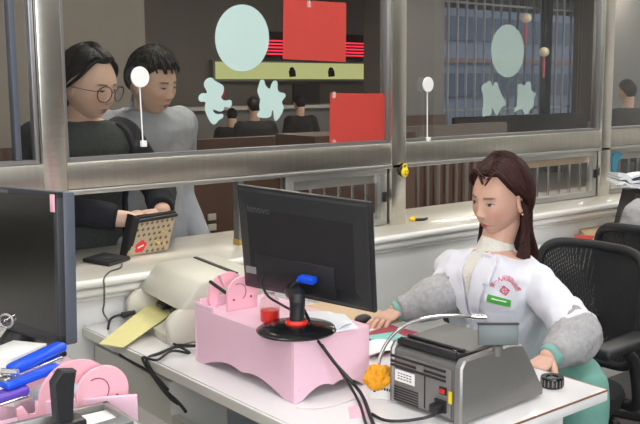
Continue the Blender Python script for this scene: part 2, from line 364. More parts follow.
for k, (px_, lab) in enumerate(((230, 'red round badge between the left cut-out character and the far dark figures'), (312, 'red round badge on the far wall above the slim dark figure'))):
    q = aty(px_, 93, 9.7); o = B().lathe([(0, 0), (.075, 0), (.075, .03), (0, .03)], (q.x, 9.96, q.z), (0, -1, 0)).build('round_badge', 'red', None); tag(o, lab, 'badge')
q = aty(345, 100, 9.2)
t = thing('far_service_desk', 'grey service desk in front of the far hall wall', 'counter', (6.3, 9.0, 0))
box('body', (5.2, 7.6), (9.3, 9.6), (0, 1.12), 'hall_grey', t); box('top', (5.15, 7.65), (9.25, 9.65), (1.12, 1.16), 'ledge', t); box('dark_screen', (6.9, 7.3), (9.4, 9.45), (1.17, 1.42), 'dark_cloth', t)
for px_, py, lab in ((526, 18, 'cream globe with pink tassel hanging higher behind the bars'), (544, 52, 'cream globe with pink tassel hanging lower behind the bars')):
    q = aty(px_, py, 8.4); t = thing('hanging_lantern', lab, 'lantern', q)
    B().sph(q, .075, 3, (1, 1, .9)).build('globe', 'globe', t); B().tube([q + V(0, 0, -.07), q + V(0, 0, -.15), q + V(0, 0, -.36)], [.008, .025, .015], 8).build('tassel', 'tassel', t)
    B().cyl(q + V(0, 0, .06), (q.x, q.y, 3.0), .003, seg=6).build('cord', 'cable', t)
t = thing('light_switch', 'two small beige switches on the brown hall panel', 'switch', aty(213, 222, 5.30))
q = aty(211.5, 222, 5.30)
for dz in (.035, -.035): box('rocker', (q.x - .03, q.x + .03), (5.285, 5.30), (q.z + dz - .022, q.z + dz + .022), 'cream', t, .003)
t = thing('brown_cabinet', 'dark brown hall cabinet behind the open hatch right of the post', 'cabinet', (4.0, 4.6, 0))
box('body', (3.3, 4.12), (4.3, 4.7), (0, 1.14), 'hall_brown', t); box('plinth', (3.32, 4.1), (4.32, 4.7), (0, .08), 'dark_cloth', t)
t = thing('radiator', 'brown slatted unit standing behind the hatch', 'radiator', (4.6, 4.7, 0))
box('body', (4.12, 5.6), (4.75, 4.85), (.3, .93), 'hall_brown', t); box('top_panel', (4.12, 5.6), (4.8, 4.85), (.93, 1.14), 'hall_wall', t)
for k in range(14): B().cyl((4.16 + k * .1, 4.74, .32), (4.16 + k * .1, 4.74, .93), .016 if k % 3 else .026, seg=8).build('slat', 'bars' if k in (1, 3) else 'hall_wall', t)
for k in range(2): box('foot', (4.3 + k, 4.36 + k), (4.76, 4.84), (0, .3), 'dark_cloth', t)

# ================================================================= STICKERS ON THE GLASS
YS = 2.714
def sticker(name, pts, m, label, cat, group=None, th=.0015):
    P = [aty(x, y, YS) for x, y in pts]
    if th > .001: P = P
    o = B().prism([(p.x, p.z) for p in P], (0, YS, 0), (1, 0, 0), (0, 0, 1), th).build(name, m, None, smooth=False)
    return tag(o, label, cat, group)
def oval(cx, cy, rx, ry, n=40): return [(cx + rx * math.cos(2 * PI * k / n), cy + ry * math.sin(2 * PI * k / n)) for k in range(n)]
def chaikin(p, n=2):
    for _ in range(n):
        q = []
        for i in range(len(p)):
            a, c = p[i], p[(i + 1) % len(p)]; q += [(a[0] * .75 + c[0] * .25, a[1] * .75 + c[1] * .25), (a[0] * .25 + c[0] * .75, a[1] * .25 + c[1] * .75)]
        p = q
    return p
sticker('oval_sticker', oval(242, 38, 27, 33.5), 'mint', 'large pale mint oval sticker on the left glass pane', 'sticker')
sticker('oval_sticker', oval(507.5, 51, 16.5, 26.5), 'mint_frost', 'pale see-through oval sticker on the glass above the seated woman', 'sticker')
G1 = [(90,45),(115,38),(128,55),(152,68),(180,83),(178,120),(160,148),(185,165),(215,155),(224,178),(212,202),(178,192),(180,212),(158,224),(122,204),(120,218),(140,236),(176,230),(177,252),(150,266),(135,290),(112,286),(88,240),(76,200),(86,166),(50,170),(43,142),(62,120),(92,126),(86,105),(73,85),(75,62)]
G2 = [(370,60),(380,48),(394,55),(400,85),(425,105),(432,70),(450,52),(466,66),(462,95),(470,118),(502,122),(508,140),(490,160),(485,172),(498,195),(490,225),(462,270),(445,268),(440,205),(432,225),(430,248),(400,256),(358,250),(353,232),(372,215),(366,185),(374,160),(366,140),(355,112),(362,90)]
G3 = [(140,95),(165,85),(180,70),(200,72),(202,100),(212,105),(218,78),(240,78),(246,110),(268,160),(292,205),(290,228),(262,238),(245,285),(228,290),(212,250),(205,240),(200,290),(180,292),(165,290),(155,302),(142,298),(142,260),(150,200),(146,150),(135,125)]
G4 = [(370,95),(385,85),(400,95),(415,100),(425,75),(445,72),(456,90),(452,120),(470,145),(486,142),(484,170),(470,180),(474,220),(460,250),(440,262),(430,285),(412,285),(402,262),(400,250),(375,250),(355,272),(343,268),(348,250),(366,225),(362,190),(372,160),(368,130),(364,115)]
for pts, o, s, m, lab in ((G1, (190, 70), 5.3, 'mint', 'pale mint cut-out character, left one below the large oval sticker'), (G2, (190, 70), 5.3, 'mint', 'pale mint cut-out character, right one below the large oval sticker'),
                       (G3, (460, 70), 6.4, 'mint_frost', 'frosted cut-out character, left one below the see-through oval'), (G4, (460, 70), 6.4, 'mint_frost', 'frosted cut-out character, right one below the see-through oval')):
    sticker('character_sticker', chaikin([(o[0] + x / s, o[1] + y / s) for x, y in pts], 2), m, lab, 'sticker')
for nm, pts, lab, tp in (('red_poster', [(283.5, -1), (346, 3), (345.5, 62), (282.5, 59)], 'red paper square taped at the top of the glass', [(309, 4)]),
                     ('red_poster', [(330, 93), (387, 93.5), (385.5, 145), (329.5, 146)], 'red paper square low on the glass beside the middle post', [(334, 95), (334, 143), (384, 144)])):
    t = thing(nm, lab, 'poster', aty(*pts[3], YS))
    P = [aty(x, y, YS) for x, y in pts]
    B().prism([(p.x, p.z) for p in P], (0, YS - .001, 0), (1, 0, 0), (0, 0, 1), .0012).build('sheet', 'red_paper', t, smooth=False)
    for a in tp: q = aty(a[0], a[1], YS - .003); box('tape', (q.x - .008, q.x + .008), (YS - .0034, YS - .0026), (q.z - .012, q.z + .012), 'tape', t)
for (cx, cy, rx, ry, bx, by, lab) in ((140, 77, 9, 10.5, 143.5, 143, 'round white disc on a thin rod in front of the standing man'), (428, 84.5, 5.2, 7.6, 428, 139, 'small round white disc on a thin rod right of the middle post')):
    c = aty(cx, cy, 2.700); e = aty(bx, by, 2.700); r = aty(cx + rx, cy, 2.7).x - c.x; rz_ = c.z - aty(cx, cy + ry, 2.7).z
    t = thing('disc_on_rod', lab, 'hook', (e.x, 2.7, 1.236))
    B().prism([(c.x + r * math.cos(a), c.z + rz_ * math.sin(a)) for a in [2 * PI * k / 32 for k in range(32)]], (0, 2.7, 0), (1, 0, 0), (0, 0, 1), .008, bev=.002).build('disc', 'white', t)
    B().cyl((c.x, 2.704, c.z - rz_), (e.x, 2.704, e.z), .0022, seg=8).build('rod', 'white', t)
    box('foot', (e.x - .009, e.x + .009), (2.692, 2.707), (e.z - .012, e.z + .008), 'white', t, .002)
# yellow tags
t = thing('smiley_tag', 'yellow round smiling tag hanging on the middle post', 'tag', (2.505, 2.672, 1.13))
B().sph((2.503, 2.672, 1.105), .020, 3, (1, .45, 1)).build('face', 'yellow', t)
B().torus((2.503, 2.672, 1.128), .010, .0035, (0, 1, 0)).build('ring', 'yellow', t)
b = B()
for dx in (-.007, .007): b.sph((2.503 + dx, 2.662, 1.110), .0025, 1)
b.tube([(2.503 + .011 * math.cos(a), 2.661, 1.104 + .009 * math.sin(a)) for a in [PI + .3 + k * .36 for k in range(8)]], .0012, 6).build('smile', 'black', t)
B().torus((2.503, 2.678, 1.112), .023, .0035, (0, 1, 0)).build('rim', 'black', t)
t = thing('yellow_keyring', 'small yellow keyring with black strap lying on the ledge', 'keyring', (2.57, 2.70, .895))
q = onz(412, 221, .896)
B().sph(q + V(0, 0, .008), .015, 2, (1, 1, .55)).torus(q + V(.015, .01, .012), .012, .003, (0, .4, 1)).build('charm', 'yellow', t)
B().tube([q + V(.01, -.01, .006), q + V(.045, -.02, .005), q + V(.07, -.015, .006)], .006, 8, smooth=4).build('strap', 'black', t)

# ================================================================= FURNITURE
# main desk
t = thing('desk', 'long office desk with pale glass-covered top standing against the counter', 'desk', (1.43, 1.9, 0))
DX0, DX1, DY0, DY1 = 1.087, 1.785, 1.203, 2.55
box('top', (DX0, DX1), (DY0, DY1), (.722, .746), 'white_lam', t, .003); box('edge_band', (DX0 - .002, DX0), (DY0 + .003, DY1 - .003), (.721, .745), 'desk_edge', t)
box('glass_sheet', (DX0 + .003, DX1 - .003), (DY0 + .003, DY1), (.7462, .750), 'desk', t, .001)
b = B(); b.box((1.436, DY0 + .001, .7482), (DX1 - DX0, .0035, .0036)); b.box((DX1 - .001, 1.87, .7482), (.0035, 1.33, .0036)); b.build('brown_trim', 'brown_edge', t)
box('end_panel', (DX0 + .09, DX1 - .11), (DY0 + .045, DY0 + .065), (0, .722), 'white_lam', t)
sp = box('side_panel', (DX0 + .03, DX0 + .05), (DY0 + .065, 2.08), (0, .60), 'desk_edge', t); box('recess_panel', (DX0 + .20, DX0 + .215), (DY0 + .065, 2.08), (0, .722), 'desk_blue', t)
box('drawer_unit', (DX0 + .03, DX0 + .45), (2.085, 2.54), (0, .69), 'desk_edge', t, .003)
box('far_panel', (DX1 - .05, DX1 - .03), (1.9, 2.54), (0, .722), 'white_lam', t)
# left desk
t = thing('desk', 'grey left desk under the pink stand and dark monitor', 'desk', (.5, 1.8, 0))
box('top', (-.25, .90), (1.05, 2.54), (.722, .75), 'hall_grey', t, .004)
for x in (-.23, .86): box('side_panel', (x, x + .02), (1.1, 2.52), (0, .722), 'desk_edge', t)

def T4(loc, rz=0, R=None): return Matrix.Translation(Vector(loc)) @ (R.to_4x4() if R else Matrix.Rotation(rz, 4, 'Z'))
# ---- passbook printer (local: x = front, y = width)
PT = T4((1.365, 2.335, .751), PI - .12)
t = thing('passbook_printer', 'beige passbook printer at the wall end of the desk feeding a yellow envelope', 'printer', PT.translation, PI - .10)
XZ = ((0, 0, 0), (1, 0, 0), (0, 0, 1))
def side_prism(poly, y, th, name, m, T, parent, bev=0, **k): return B().prism(poly, (0, y, 0), (1, 0, 0), (0, 0, 1), th, bev).xf(T).build(name, m, parent, **k)
side_prism([(.165, 0), (.165, .022), (.06, .045), (-.13, .05), (-.14, 0)], 0, .27, 'base', 'cream', PT, t, .004)
side_prism([(.128, .090), (.132, .102), (.078, .160), (.062, .167), (-.105, .176), (-.135, .163), (-.145, .11), (-.145, .05), (.01, .05), (.02, .075)], 0, .335, 'lid', 'cream', PT, t, .009, angle=50)
B().box((-.045, 0, .1742), (.012, .29, .004)).xf(PT).build('paper_slot', 'black', t)
B().box((.01, 0, .062), (.10, .27, .03)).xf(PT).build('print_mouth', 'cream_dark', t)
for y in (-.06, .045): B().box((.085, y, .058), (.05, .055, .012), bev=.003).cyl((.095, y - .03, .062), (.095, y + .03, .062), .008, seg=10).xf(PT).build('feed_roller', 'black', t)
for y in (-.155, .155):
    pts = [(.115 + .06 * math.cos(a), .048 + .050 * math.sin(a)) for a in [PI * k / 14 - .25 for k in range(16)]]
    side_prism([(.165, 0)] + pts[2:] + [(.04, 0)], y, .03, 'end_cheek', 'cream', PT, t, .005, angle=50)
ev = [onz(99, 344, .753), onz(123, 348, .753), onz(186, 304, .806), onz(163, 293, .806)]
b = B(); a = [b.bm.verts.new(p) for p in ev]; c = [b.bm.verts.new(p + V(0, 0, .0015)) for p in ev]
b.bm.faces.new(a); b.bm.faces.new(c)
for i in range(4): b.bm.faces.new((a[i], a[(i + 1) % 4], c[(i + 1) % 4], c[i]))
ye = thing('envelope', 'yellow paper envelope sticking out of the beige printer over the desk edge', 'envelope', ev[0])
b.build('sheet', 'yellow_paper', ye, smooth=False)
ctr = sum(ev, Vector()) / 4; ux = (ev[1] - ev[0]).normalized(); uy = (ev[3] - ev[0]).normalized(); uy = (uy - ux * uy.dot(ux)).normalized()
B().torus(ctr + V(0, 0, .0022), .013, .0006, ux.cross(uy), sc=(1, .6)).build('stamp_mark', 'orange', ye)

# ---- pink monitor stand with pen box between curved end boards
def stand(name, label, loc, rz, L=.43, Wd=.222, front=.06, mirror=1, big=1.0):
    T = T4(loc, rz); t = thing(name, label, 'monitor stand', loc, rz); Hh = .143
    B().box((Wd / 2, -L / 2 + 0, Hh - .0052), (Wd - .0165, L - .0175, .010)).xf(T).build('top_board', 'pink', t)
    def wavy(n):
        pts = [(0, 0)]
        for k in range(n + 1):
            u = k / n
            if u < .09 or u > .91: z = 0
            else:
                q = (u - .09) / .82; z = .016 * (1 - math.cos(2 * PI * q * 1)) * .5 + .014 * abs(math.sin(PI * q * 2)) + .004
            pts.append((u, z))
        return pts
    for x in (0.004, Wd - .004):
        B().prism([(.0085 + u * (L - .017), z) for u, z in wavy(40)] + [(L - .0085, Hh), (.0085, Hh)], (x, -L, 0), (0, 1, 0), (0, 0, 1), .008, .001).xf(T).build('side_board', 'pink', t)
    for y in (-.004, -L + .004):
        B().prism([(u * Wd, z * 1.0) for u, z in wavy(24)] + [(Wd, Hh), (0, Hh)], (0, y, 0), (1, 0, 0), (0, 0, 1), .0085, .001).xf(T).build('end_board', 'pink', t)
    b = B()
    for z in (.03, .11):
        for x in (.012, Wd - .012): b.cyl((x, -L - .0012, z), (x, -L + .0, z), .0022, seg=8)
    b.xf(T).build('screw', 'pink_hot', t)
    return t, T
def dome(r, n=18): return [(r * math.cos(a), .040 + r * math.sin(a)) for a in [-.25 + (PI + .5) * k / n for k in range(n + 1)]]
def pen_box(t, T, x0, y0, k=1.0, back=True, tail=True, bx=0, bz=0):
    """round board in front, curled board behind, low panel between"""
    r = .057 * k
    f = [(x, z) for x, z in dome(r)] + [(-r * .97, 0), (r * .97, 0)]
    B().prism(f, (x0, y0, 0), (1, 0, 0), (0, 0, 1), .008, .001).xf(T).build('round_board', 'pink_hot', t)
    B().tube([(x0 - .012 + .027 * math.cos(a) * 1.0 * k, y0 - .0046, .046 + .027 * math.sin(a) * k) for a in [2.0 - 3.0 * q / 12 for q in range(13)]], .0009, 6).xf(T).build('ear_groove', 'maroon', t)
    b = B()
    for x, z in ((.030 * k, .030), (-.034 * k, .028)): b.lathe([(.003, 0), (.003, .001)], (x0 + x, y0 - .004, z), (0, -1, 0), 10)
    b.xf(T).build('peg_hole', 'maroon', t)
    if back:
        cl = [(.045, .02), (.02, .075), (-.03, .088), (-.068, .062), (-.080, .020), (-.098, .004), (-.122, .012), (-.132, .038)]
        if not tail: cl = [(.045, .02), (.02, .075), (-.02, .082), (-.048, .062), (-.056, .035), (-.058, .02), (-.058, .008), (-.058, .0)]
        P_, R_ = spline([V(a * k, c * k, 0) for a, c in cl], [.030, .026, .022, .019, .017, .016, .012, .006], 5)
        lft, rgt = [], []
        for i, p in enumerate(P_):
            d = (P_[min(i + 1, len(P_) - 1)] - P_[max(i - 1, 0)]).normalized(); nn = V(-d.y, d.x, 0)
            lft.append((p.x + nn.x * R_[i] * k, p.y + nn.y * R_[i] * k)); rgt.append((p.x - nn.x * R_[i] * k, p.y - nn.y * R_[i] * k))
        b = B()
        for i in range(len(P_) - 1):
            q = [lft[i], lft[i + 1], rgt[i + 1], rgt[i]]
            va = [b.bm.verts.new((x0 + bx + x, y0 + back - .004, z + bz)) for x, z in q]; vb = [b.bm.verts.new((x0 + bx + x, y0 + back + .004, z + bz)) for x, z in q]
            b.bm.faces.new(va); b.bm.faces.new(vb[::-1])
            for j in range(4): b.bm.faces.new((va[j], vb[j], vb[(j + 1) % 4], va[(j + 1) % 4]))
        bmesh.ops.remove_doubles(b.bm, verts=b.bm.verts, dist=1e-5)
        b.xf(T).build('curled_board', 'pink_hot', t)

st, ST = stand('monitor_stand', 'pink monitor stand with curled pen box at its far end on the main desk', (1.168, 2.035, .7505), 0)
HT = ST @ Matrix.Translation((0, 0, .143))
pen_box(st, HT, .080, -.10, .80, .065, tail=False)
B().box((.052, -.02, .008), (.096, .005, .03)).xf(HT).build('tray_panel', 'pink', st)
B().box((.003, -.045, .004), (.005, .085, .018), bev=.001).xf(HT).build('tray_panel', 'pink', st)
pn = thing('pen', 'black pen leaning in the curled pen box of the stand', 'pen', HT @ V(.06, -.05, 0))
B().tube([HT @ V(.10, -.06, .004), HT @ V(.025, -.04, .068)], .0045, 8, ball=True).build('barrel', 'black', pn)
lt, LT = stand('monitor_stand', 'pink monitor stand with round and curled boards at the bottom left', (.50, 2.02, .7505), 0, .40, .245)
HL = LT @ Matrix.Translation((0, -.44, .118))
e1 = ond(103, 409, 1.60) 
pen_T = T4((e1.x, e1.y, .893), .0)
pen_box(lt, pen_T, 0, 0, .84, .03, bx=-.022, bz=.004)
fa, fb = ond(33, 414, 1.57), ond(134, 395, 1.60)
b = B(); d = (V(fb.x, fb.y, 0) - V(fa.x, fa.y, 0))
b.prism([(0, -.02), (d.length, -.02), (d.length, .058), (0, .058)], (fa.x, fa.y - .012, .893 - .02), d.normalized(), (0, 0, 1), .008, .001)
b.build('front_panel', 'pink', lt)
box('tray_floor', (e1.x - .16, e1.x + .055), (e1.y - .02, e1.y + .11), (.876, .884), 'pink', lt)
for x in (e1.x - .15, e1.x + .04): box('support', (x, x + .012), (e1.y - .01, e1.y + .10), (.751, .878), 'pink', lt)

# ---- monitors
def euler3(yaw, tilt, roll): return Matrix.Rotation(yaw, 3, 'Z') @ Matrix.Rotation(tilt, 3, 'X') @ Matrix.Rotation(roll, 3, 'Y')
def monitor(label, c, R, w, h, base, z0, bez, neck_side):
    T = Matrix.Translation(Vector(c)) @ R.to_4x4(); t = thing('monitor', label, 'monitor', (base[0], base[1], z0))
    B().box((0, 0, 0), (w, .024, h), bev=.005).xf(T).build('casing', 'black' if bez == 'black' else 'bezel', t)
    return t, T
# right monitor: its back towards us
MC = V(1.293, 1.730, 1.077); MR = euler3(math.radians(-75), math.radians(7.5), math.radians(2.2)); MT = Matrix.Translation(MC) @ MR.to_4x4(); w_, h_ = .396, .265
t = thing('monitor', 'black monitor seen from behind on the pink stand, a blue plug in its back', 'monitor', (1.225, 1.672, .894))
b = B(); b.box((0, .004, 0), (w_, .012, h_), bev=.003); b.xf(MT).build('casing', 'black', t)
B().box((0, .0105, .006), (w_ - .03, .002, h_ - .045)).xf(MT).build('screen', 'screen', t)
b = B(); b.rings([[(sx * (w_ / 2 - a), y, sz * (h_ / 2 - c)) for sx, sz in ((-1, -1), (1, -1), (1, 1), (-1, 1))] for a, c, y in ((.006, .006, -.004), (.012, .012, -.007), (.04, .05, -.018))])
b.xf(MT).build('back_shell', 'black', t, smooth=False)
B().box((-.02, -.018, -.07), (.24, .008, .075), bev=.003).xf(MT).build('connector_bay', 'black', t)
writing('logo', 'lenovo', .026, MT @ V(-.118, -.0190, .082), MR @ V(1, 0, 0), MR @ V(0, 0, 1), 'logo_ink', t, .001)
B().box((-.155, -.0175, -.078), (.04, .002, .018)).xf(MT).build('sticker', 'silver_ink', t)['label'] = 'small silver sticker'
b = B()
for k in range(3): b.box((-.125 + .0 * k, -.018, -.068 - k * .012), (.007, .002, .006))
b.xf(MT).build('mark', 'silver_ink', t)
# stand neck and base
BC = V(1.226, 1.672, .8955)
B().lathe([(.0, 0), (.092, 0), (.094, .004), (.086, .010), (.05, .014), (.034, .017), (0, .018)], BC, seg=48).build('base', 'black_gloss', t)
B().lathe([(.026, .014), (.027, .021), (.023, .026), (.020, .026)], BC).build('neck_ring', 'red', t)['label'] = 'red ring round the neck'
nt_ = MT @ V(-.032, -.006, -.116)
B().tube([BC + V(0, 0, .012), BC + V(.002, 0, .055), BC + V(.008, .008, .075), nt_], [.0175, .0175, .019, .026], 16, smooth=4).build('neck', 'black', t)
# blue plug
pp = MT @ V(.02, -.030, -.088)
pg = thing('video_plug', 'blue video plug screwed into the back of the black monitor', 'plug', pp)
B().box((.036, -.040, -.064), (.045, .022, .017), bev=.004).xf(MT).build('body', 'blue', pg)
B().box((.036, -.028, -.064), (.032, .010, .012)).xf(MT).build('shell', 'chrome', pg)
for dx in (-.018, .018): B().cyl((.036 + dx, -.048, -.064), (.036 + dx, -.056, -.064), .004, seg=10).xf(MT).build('thumb_screw', 'blue', pg)
def cable(name, pts, r, m, label, cat='cable', n=6): return tag(B().tube(pts, r, 8, smooth=n).build(name, m), label, cat)
p = lambda x, y, z: onz(x, y, z)
cable('video_cable', [MT @ V(.018, -.050, -.066), MT @ V(.002, -.062, -.090), ond(305, 312, 2.17), ond(316, 336, 2.11), ond(334, 362, 2.08), ond(352, 382, 2.08), onz(363, 397, .757), onz(371, 418, .757), onz(376, 432, .757)], .0042, 'cable', 'thick black video cable falling over the pink stand from the blue plug')
cable('black_cord', [MT @ V(-.105, -.030, -.075), ond(262, 283, 2.22), ond(268, 296, 2.20), ond(282, 305, 2.17), ond(303, 318, 2.13), ond(318, 341, 2.085), ond(337, 366, 2.065), onz(358, 400, .757), onz(366, 424, .757), onz(372, 436, .757)], .0032, 'cable', 'thin black cord running from the monitor back beside the video cable')
cable('counter_cord', [onz(372, 414, .756), onz(384, 420, .756), onz(402, 421, .757), onz(424, 418, .760), onz(436, 414, .768), ond(444, 411, 1.93)], .0036, 'cable', 'black power cord plugged into the back of the banknote counter')
cable('white_wire', [onz(296, 407, .753), onz(318, 408, .753), onz(342, 403, .753), onz(360, 396, .753)], .0018, 'wcable', 'thin white wire lying on the desk below the pink stand')

# left monitor: its screen towards us
LC = V(.6676, 1.935, 1.0988); LR = euler3(math.radians(-85.6), math.radians(-2.8), math.radians(-2.4)); LM = Matrix.Translation(LC) @ LR.to_4x4(); w2, h2 = .48, .30
t = thing('monitor', 'dark monitor with blue-grey frame, its blank screen seen at the left edge', 'monitor', (.665, 1.95, .893))
LM0 = LM
def frame_bez(T, w, h, bw, th, name, m, parent):
    b = B(); z = h / 2; x = w / 2
    for c, s_ in (((0, 0, z - bw / 2), (w, th, bw)), ((0, 0, -z + bw * .8), (w, th, bw * 1.6)), ((-x + bw / 2, 0, 0), (bw, th, h)), ((x - bw / 2, 0, 0), (bw, th, h))): b.box(c, s_, bev=.002)
    return b.xf(T).build(name, m, parent)
frame_bez(LM0, w2, h2, .014, .014, 'front_frame', 'charcoal', t)
B().box((0, .0, 0), (w2 - .002, .026, h2 - .002), bev=.005).xf(LM @ Matrix.Translation((0, .0195, 0))).build('casing', 'bezel', t)
B().box((0, -.0035, .004), (w2 - .026, .004, h2 - .034)).xf(LM0).build('screen', 'screen', t)
writing('logo', 'lenovo', .013, LM0 @ V(.012, -.0072, h2 / 2 - .007), LR @ V(1, 0, 0), LR @ V(0, 0, 1), 'silver_ink', t)
B().box((w2 / 2 - .013, -.009, h2 / 2 - .022), (.016, .003, .034), bev=.001).xf(LM0).build('sticker', 'pink_hot', t)['label'] = 'torn pinkish sticker on the corner'
b = B()
for k in range(5): b.box((w2 / 2 - .03 - k * .016, -.0075, -h2 / 2 + .011), (.008, .002, .002))
b.xf(LM0).build('button', 'black', t)
B().tube([LM @ V(0, .06, -.02), LM @ V(0, .075, -.10), V(.67, 1.94, .90)], [.03, .03, .035], 12).build('neck', 'black', t)
B().box((.655, 1.93, .900), (.18, .20, .012), bev=.004).build('base', 'black', t)

# ---- small things around the left stand
t = thing('tissue_box', 'white carton with pink band left of the blue stapler', 'box', onz(15, 350, .90))
q = ond(12, 347, 1.68)
R_ = Rz(.55); TT = T4((q.x, q.y, .893), .55)
B().box((0, 0, .045), (.10, .075, .09), bev=.002).xf(TT).build('carton', 'white', t)
B().box((0, -.038, .026), (.122, .002, .012)).xf(TT).build('band', 'pink_hot', t)
o = B().box((.03, -.085, .008), (.09, .07, .014), bev=.001).xf(TT).build('card_stack', 'hall_grey', None); tag(o, 'pale blue grey card pile before the white carton', 'cards'); o.data.materials[0] = mat('blue_grey_card', (.42, .50, .60), .6)
t = thing('clear_tape_core', 'clear plastic cap lying on top of the white carton', 'plastic cap', q)
q2 = ond(6, 321, 1.63); B().tube([q2 - V(.02, .02, 0), q2 + V(.012, .012, 0)], .012, 14).build('shell', 'clear', t); B().torus(q2, .012, .002, (1, 1, 0)).build('rim', 'silver_ink', t)
t = thing('stapler', 'blue stapler lying open on the left beside the pink boards', 'stapler', onz(30, 370, .9))
a0, a1 = ond(2, 374, 1.545), ond(63, 345, 1.66); b0, b1 = ond(2, 386, 1.54), ond(58, 366, 1.62)
def bar(b, a, c, wd, ht, bev=.004):
    d = (c - a); x = d.normalized(); y = V(0, 0, 1).cross(x).normalized(); z = x.cross(y); R3 = Matrix((x, y, z)).transposed()
    b.box((a + c) / 2, (d.length, wd, ht), R3, bev=bev, seg=3); return b
bar(B(), a0 + (a1 - a0) * .12, a1, .030, .017, .008).build('arm', 'blue', t); bar(B(), b0, b1, .036, .012, .004).build('base', 'blue', t)
bar(B(), a0 * .45 + b0 * .55, a1 * .42 + b1 * .58, .02, .008, .002).build('magazine', 'chrome', t)
hz = ond(10, 372, 1.545); B().cyl(hz - V(.010, -.01, 0), hz + V(.010, -.01, 0), .006).build('hinge', 'chrome', t)
t = thing('stapler', 'purple stapler under the blue one at the left edge', 'stapler', onz(10, 398, .88))
bar(B(), ond(-6, 398, 1.53), ond(28, 388, 1.56), .03, .014, .005).build('arm', 'purple', t); bar(B(), ond(-6, 404, 1.53), ond(27, 394, 1.56), .03, .006, .002).build('base', 'chrome', t)
# banknote binder: grey metal tray with a black lever
G = ond(71, 434, 1.45); GT = T4((G.x, G.y, .905), -.04)
t = thing('hole_punch', 'grey metal punch with white trays and an upright black lever, bottom left corner', 'punch', (G.x, G.y, .751))
B().box((0, 0, -.076), (.18, .14, .153), bev=.006).xf(GT).build('body', 'grey_dark', t)
b = B()
for c, s_ in (((0, .065, .012), (.18, .012, .03)), ((-.084, 0, .012), (.012, .14, .03)), ((.084, 0, .012), (.012, .14, .03))): b.box(c, s_, bev=.002)
b.xf(GT).build('tray_frame', 'grey_metal', t)
for x in (-.052, .052): B().box((x, .01, .010), (.062, .085, .018), bev=.003).xf(GT).build('tray_pad', 'white', t)
B().box((.015, -.04, .026), (.13, .035, .004), Matrix.Rotation(-.05, 3, 'Y'), bev=.001).xf(GT).build('cover_plate', 'slate', t)
B().box((0, .008, .018), (.046, .04, .034), bev=.004).xf(GT).build('lever_foot', 'black', t)
LP_ = [(-.016, 0), (.012, 0), (.011, .060), (.020, .082), (-.004, .086), (-.018, .068)]
B().prism(LP_, (-.005, .012, .03), (1, 0, 0), (0, 0, 1), .024, .003).xf(GT).build('lever', 'black', t)
B().cyl((.092, -.01, .0), (.092, .02, .0), .010).xf(GT).build('knob', 'charcoal', t)

# ---- things on the right stand and desk
t = thing('ink_bottle', 'clear plastic bottle of red stuff behind the monitor foot', 'bottle', onz(270, 318, .894)); q = onz(270, 320, .8945)
B().lathe([(0, 0), (.022, 0), (.023, .004), (.023, .026), (0, .026)], q).build('contents', 'red', t)
B().lathe([(0, -.0002), (.0235, 0), (.0245, .03), (.022, .052), (.014, .058), (.014, .066), (0, .066)], q).build('shell', 'clear', t)
def sheet(name, corners, z, m, label, cat='paper', th=.001, curl=0, group=None):
    b = B(); n = 8; P = [onz(x, y, z) for x, y in corners]; top = []
    for i in range(n + 1):
        for j in range(n + 1):
            u, v = i / n, j / n; p_ = (P[0] * (1 - u) + P[1] * u) * (1 - v) + (P[3] * (1 - u) + P[2] * u) * v
            top.append(b.bm.verts.new(p_ + V(0, 0, curl * math.sin(PI * u * .9 + .2) * (1 - v * .4) + th)))
    for i in range(n):
        for j in range(n): b.bm.faces.new((top[i * (n + 1) + j], top[(i + 1) * (n + 1) + j], top[(i + 1) * (n + 1) + j + 1], top[i * (n + 1) + j + 1]))
    r = bmesh.ops.extrude_face_region(b.bm, geom=b.bm.faces[:])
    for v in [g for g in r['geom'] if isinstance(g, bmesh.types.BMVert)]: v.co.z -= th
    return tag(b.build(name, m), label, cat, group)
sheet('paper_sheet', [(305, 313), (345, 316), (358, 329), (318, 336)], .8945, 'paper', 'white printed sheets lying on the pink stand right of the monitor foot', th=.004, curl=.003)
sheet('paper_sheet', [(296, 318), (330, 312), (352, 324), (338, 330)], .900, 'paper', 'curled white slip on top of the sheets on the pink stand', th=.001, curl=.007)
sheet('newspaper', [(300, 306), (352, 298), (402, 322), (352, 332)], .7505, 'tan', 'brownish newspaper on the desk behind the pink stand', th=.003)
sheet('desk_mat', [(348, 338), (392, 326), (430, 336), (378, 356)], .7545, 'maroon', 'dark red mat on the desk left of the banknote counter', 'mat', .002)
sheet('paper_sheet', [(366, 336), (394, 332), (408, 338), (378, 344)], .758, 'aqua', 'aqua slip lying on the dark red mat', th=.001)
sheet('paper_sheet', [(362, 346), (392, 342), (402, 350), (366, 358)], .758, 'paper', 'crumpled white paper on the mat beside the counter machine', th=.002, curl=.012)
sheet('paper_sheet', [(348, 407), (364, 405), (370, 417), (350, 419)], .7505, 'pink', 'small pink slip flat on the desk near the cables', th=.0006)
t = thing('mouse', 'small black mouse by the sheets behind the pink stand', 'mouse', onz(362, 322, .76)); q = onz(363, 323, .752)
B().sph(q + V(0, 0, .012), .03, 3, (1, .6, .5)).build('shell', 'black', t); B().cyl(q + V(.012, 0, .022), q + V(.012, .004, .024), .003, seg=8).build('wheel', 'grey_dark', t)
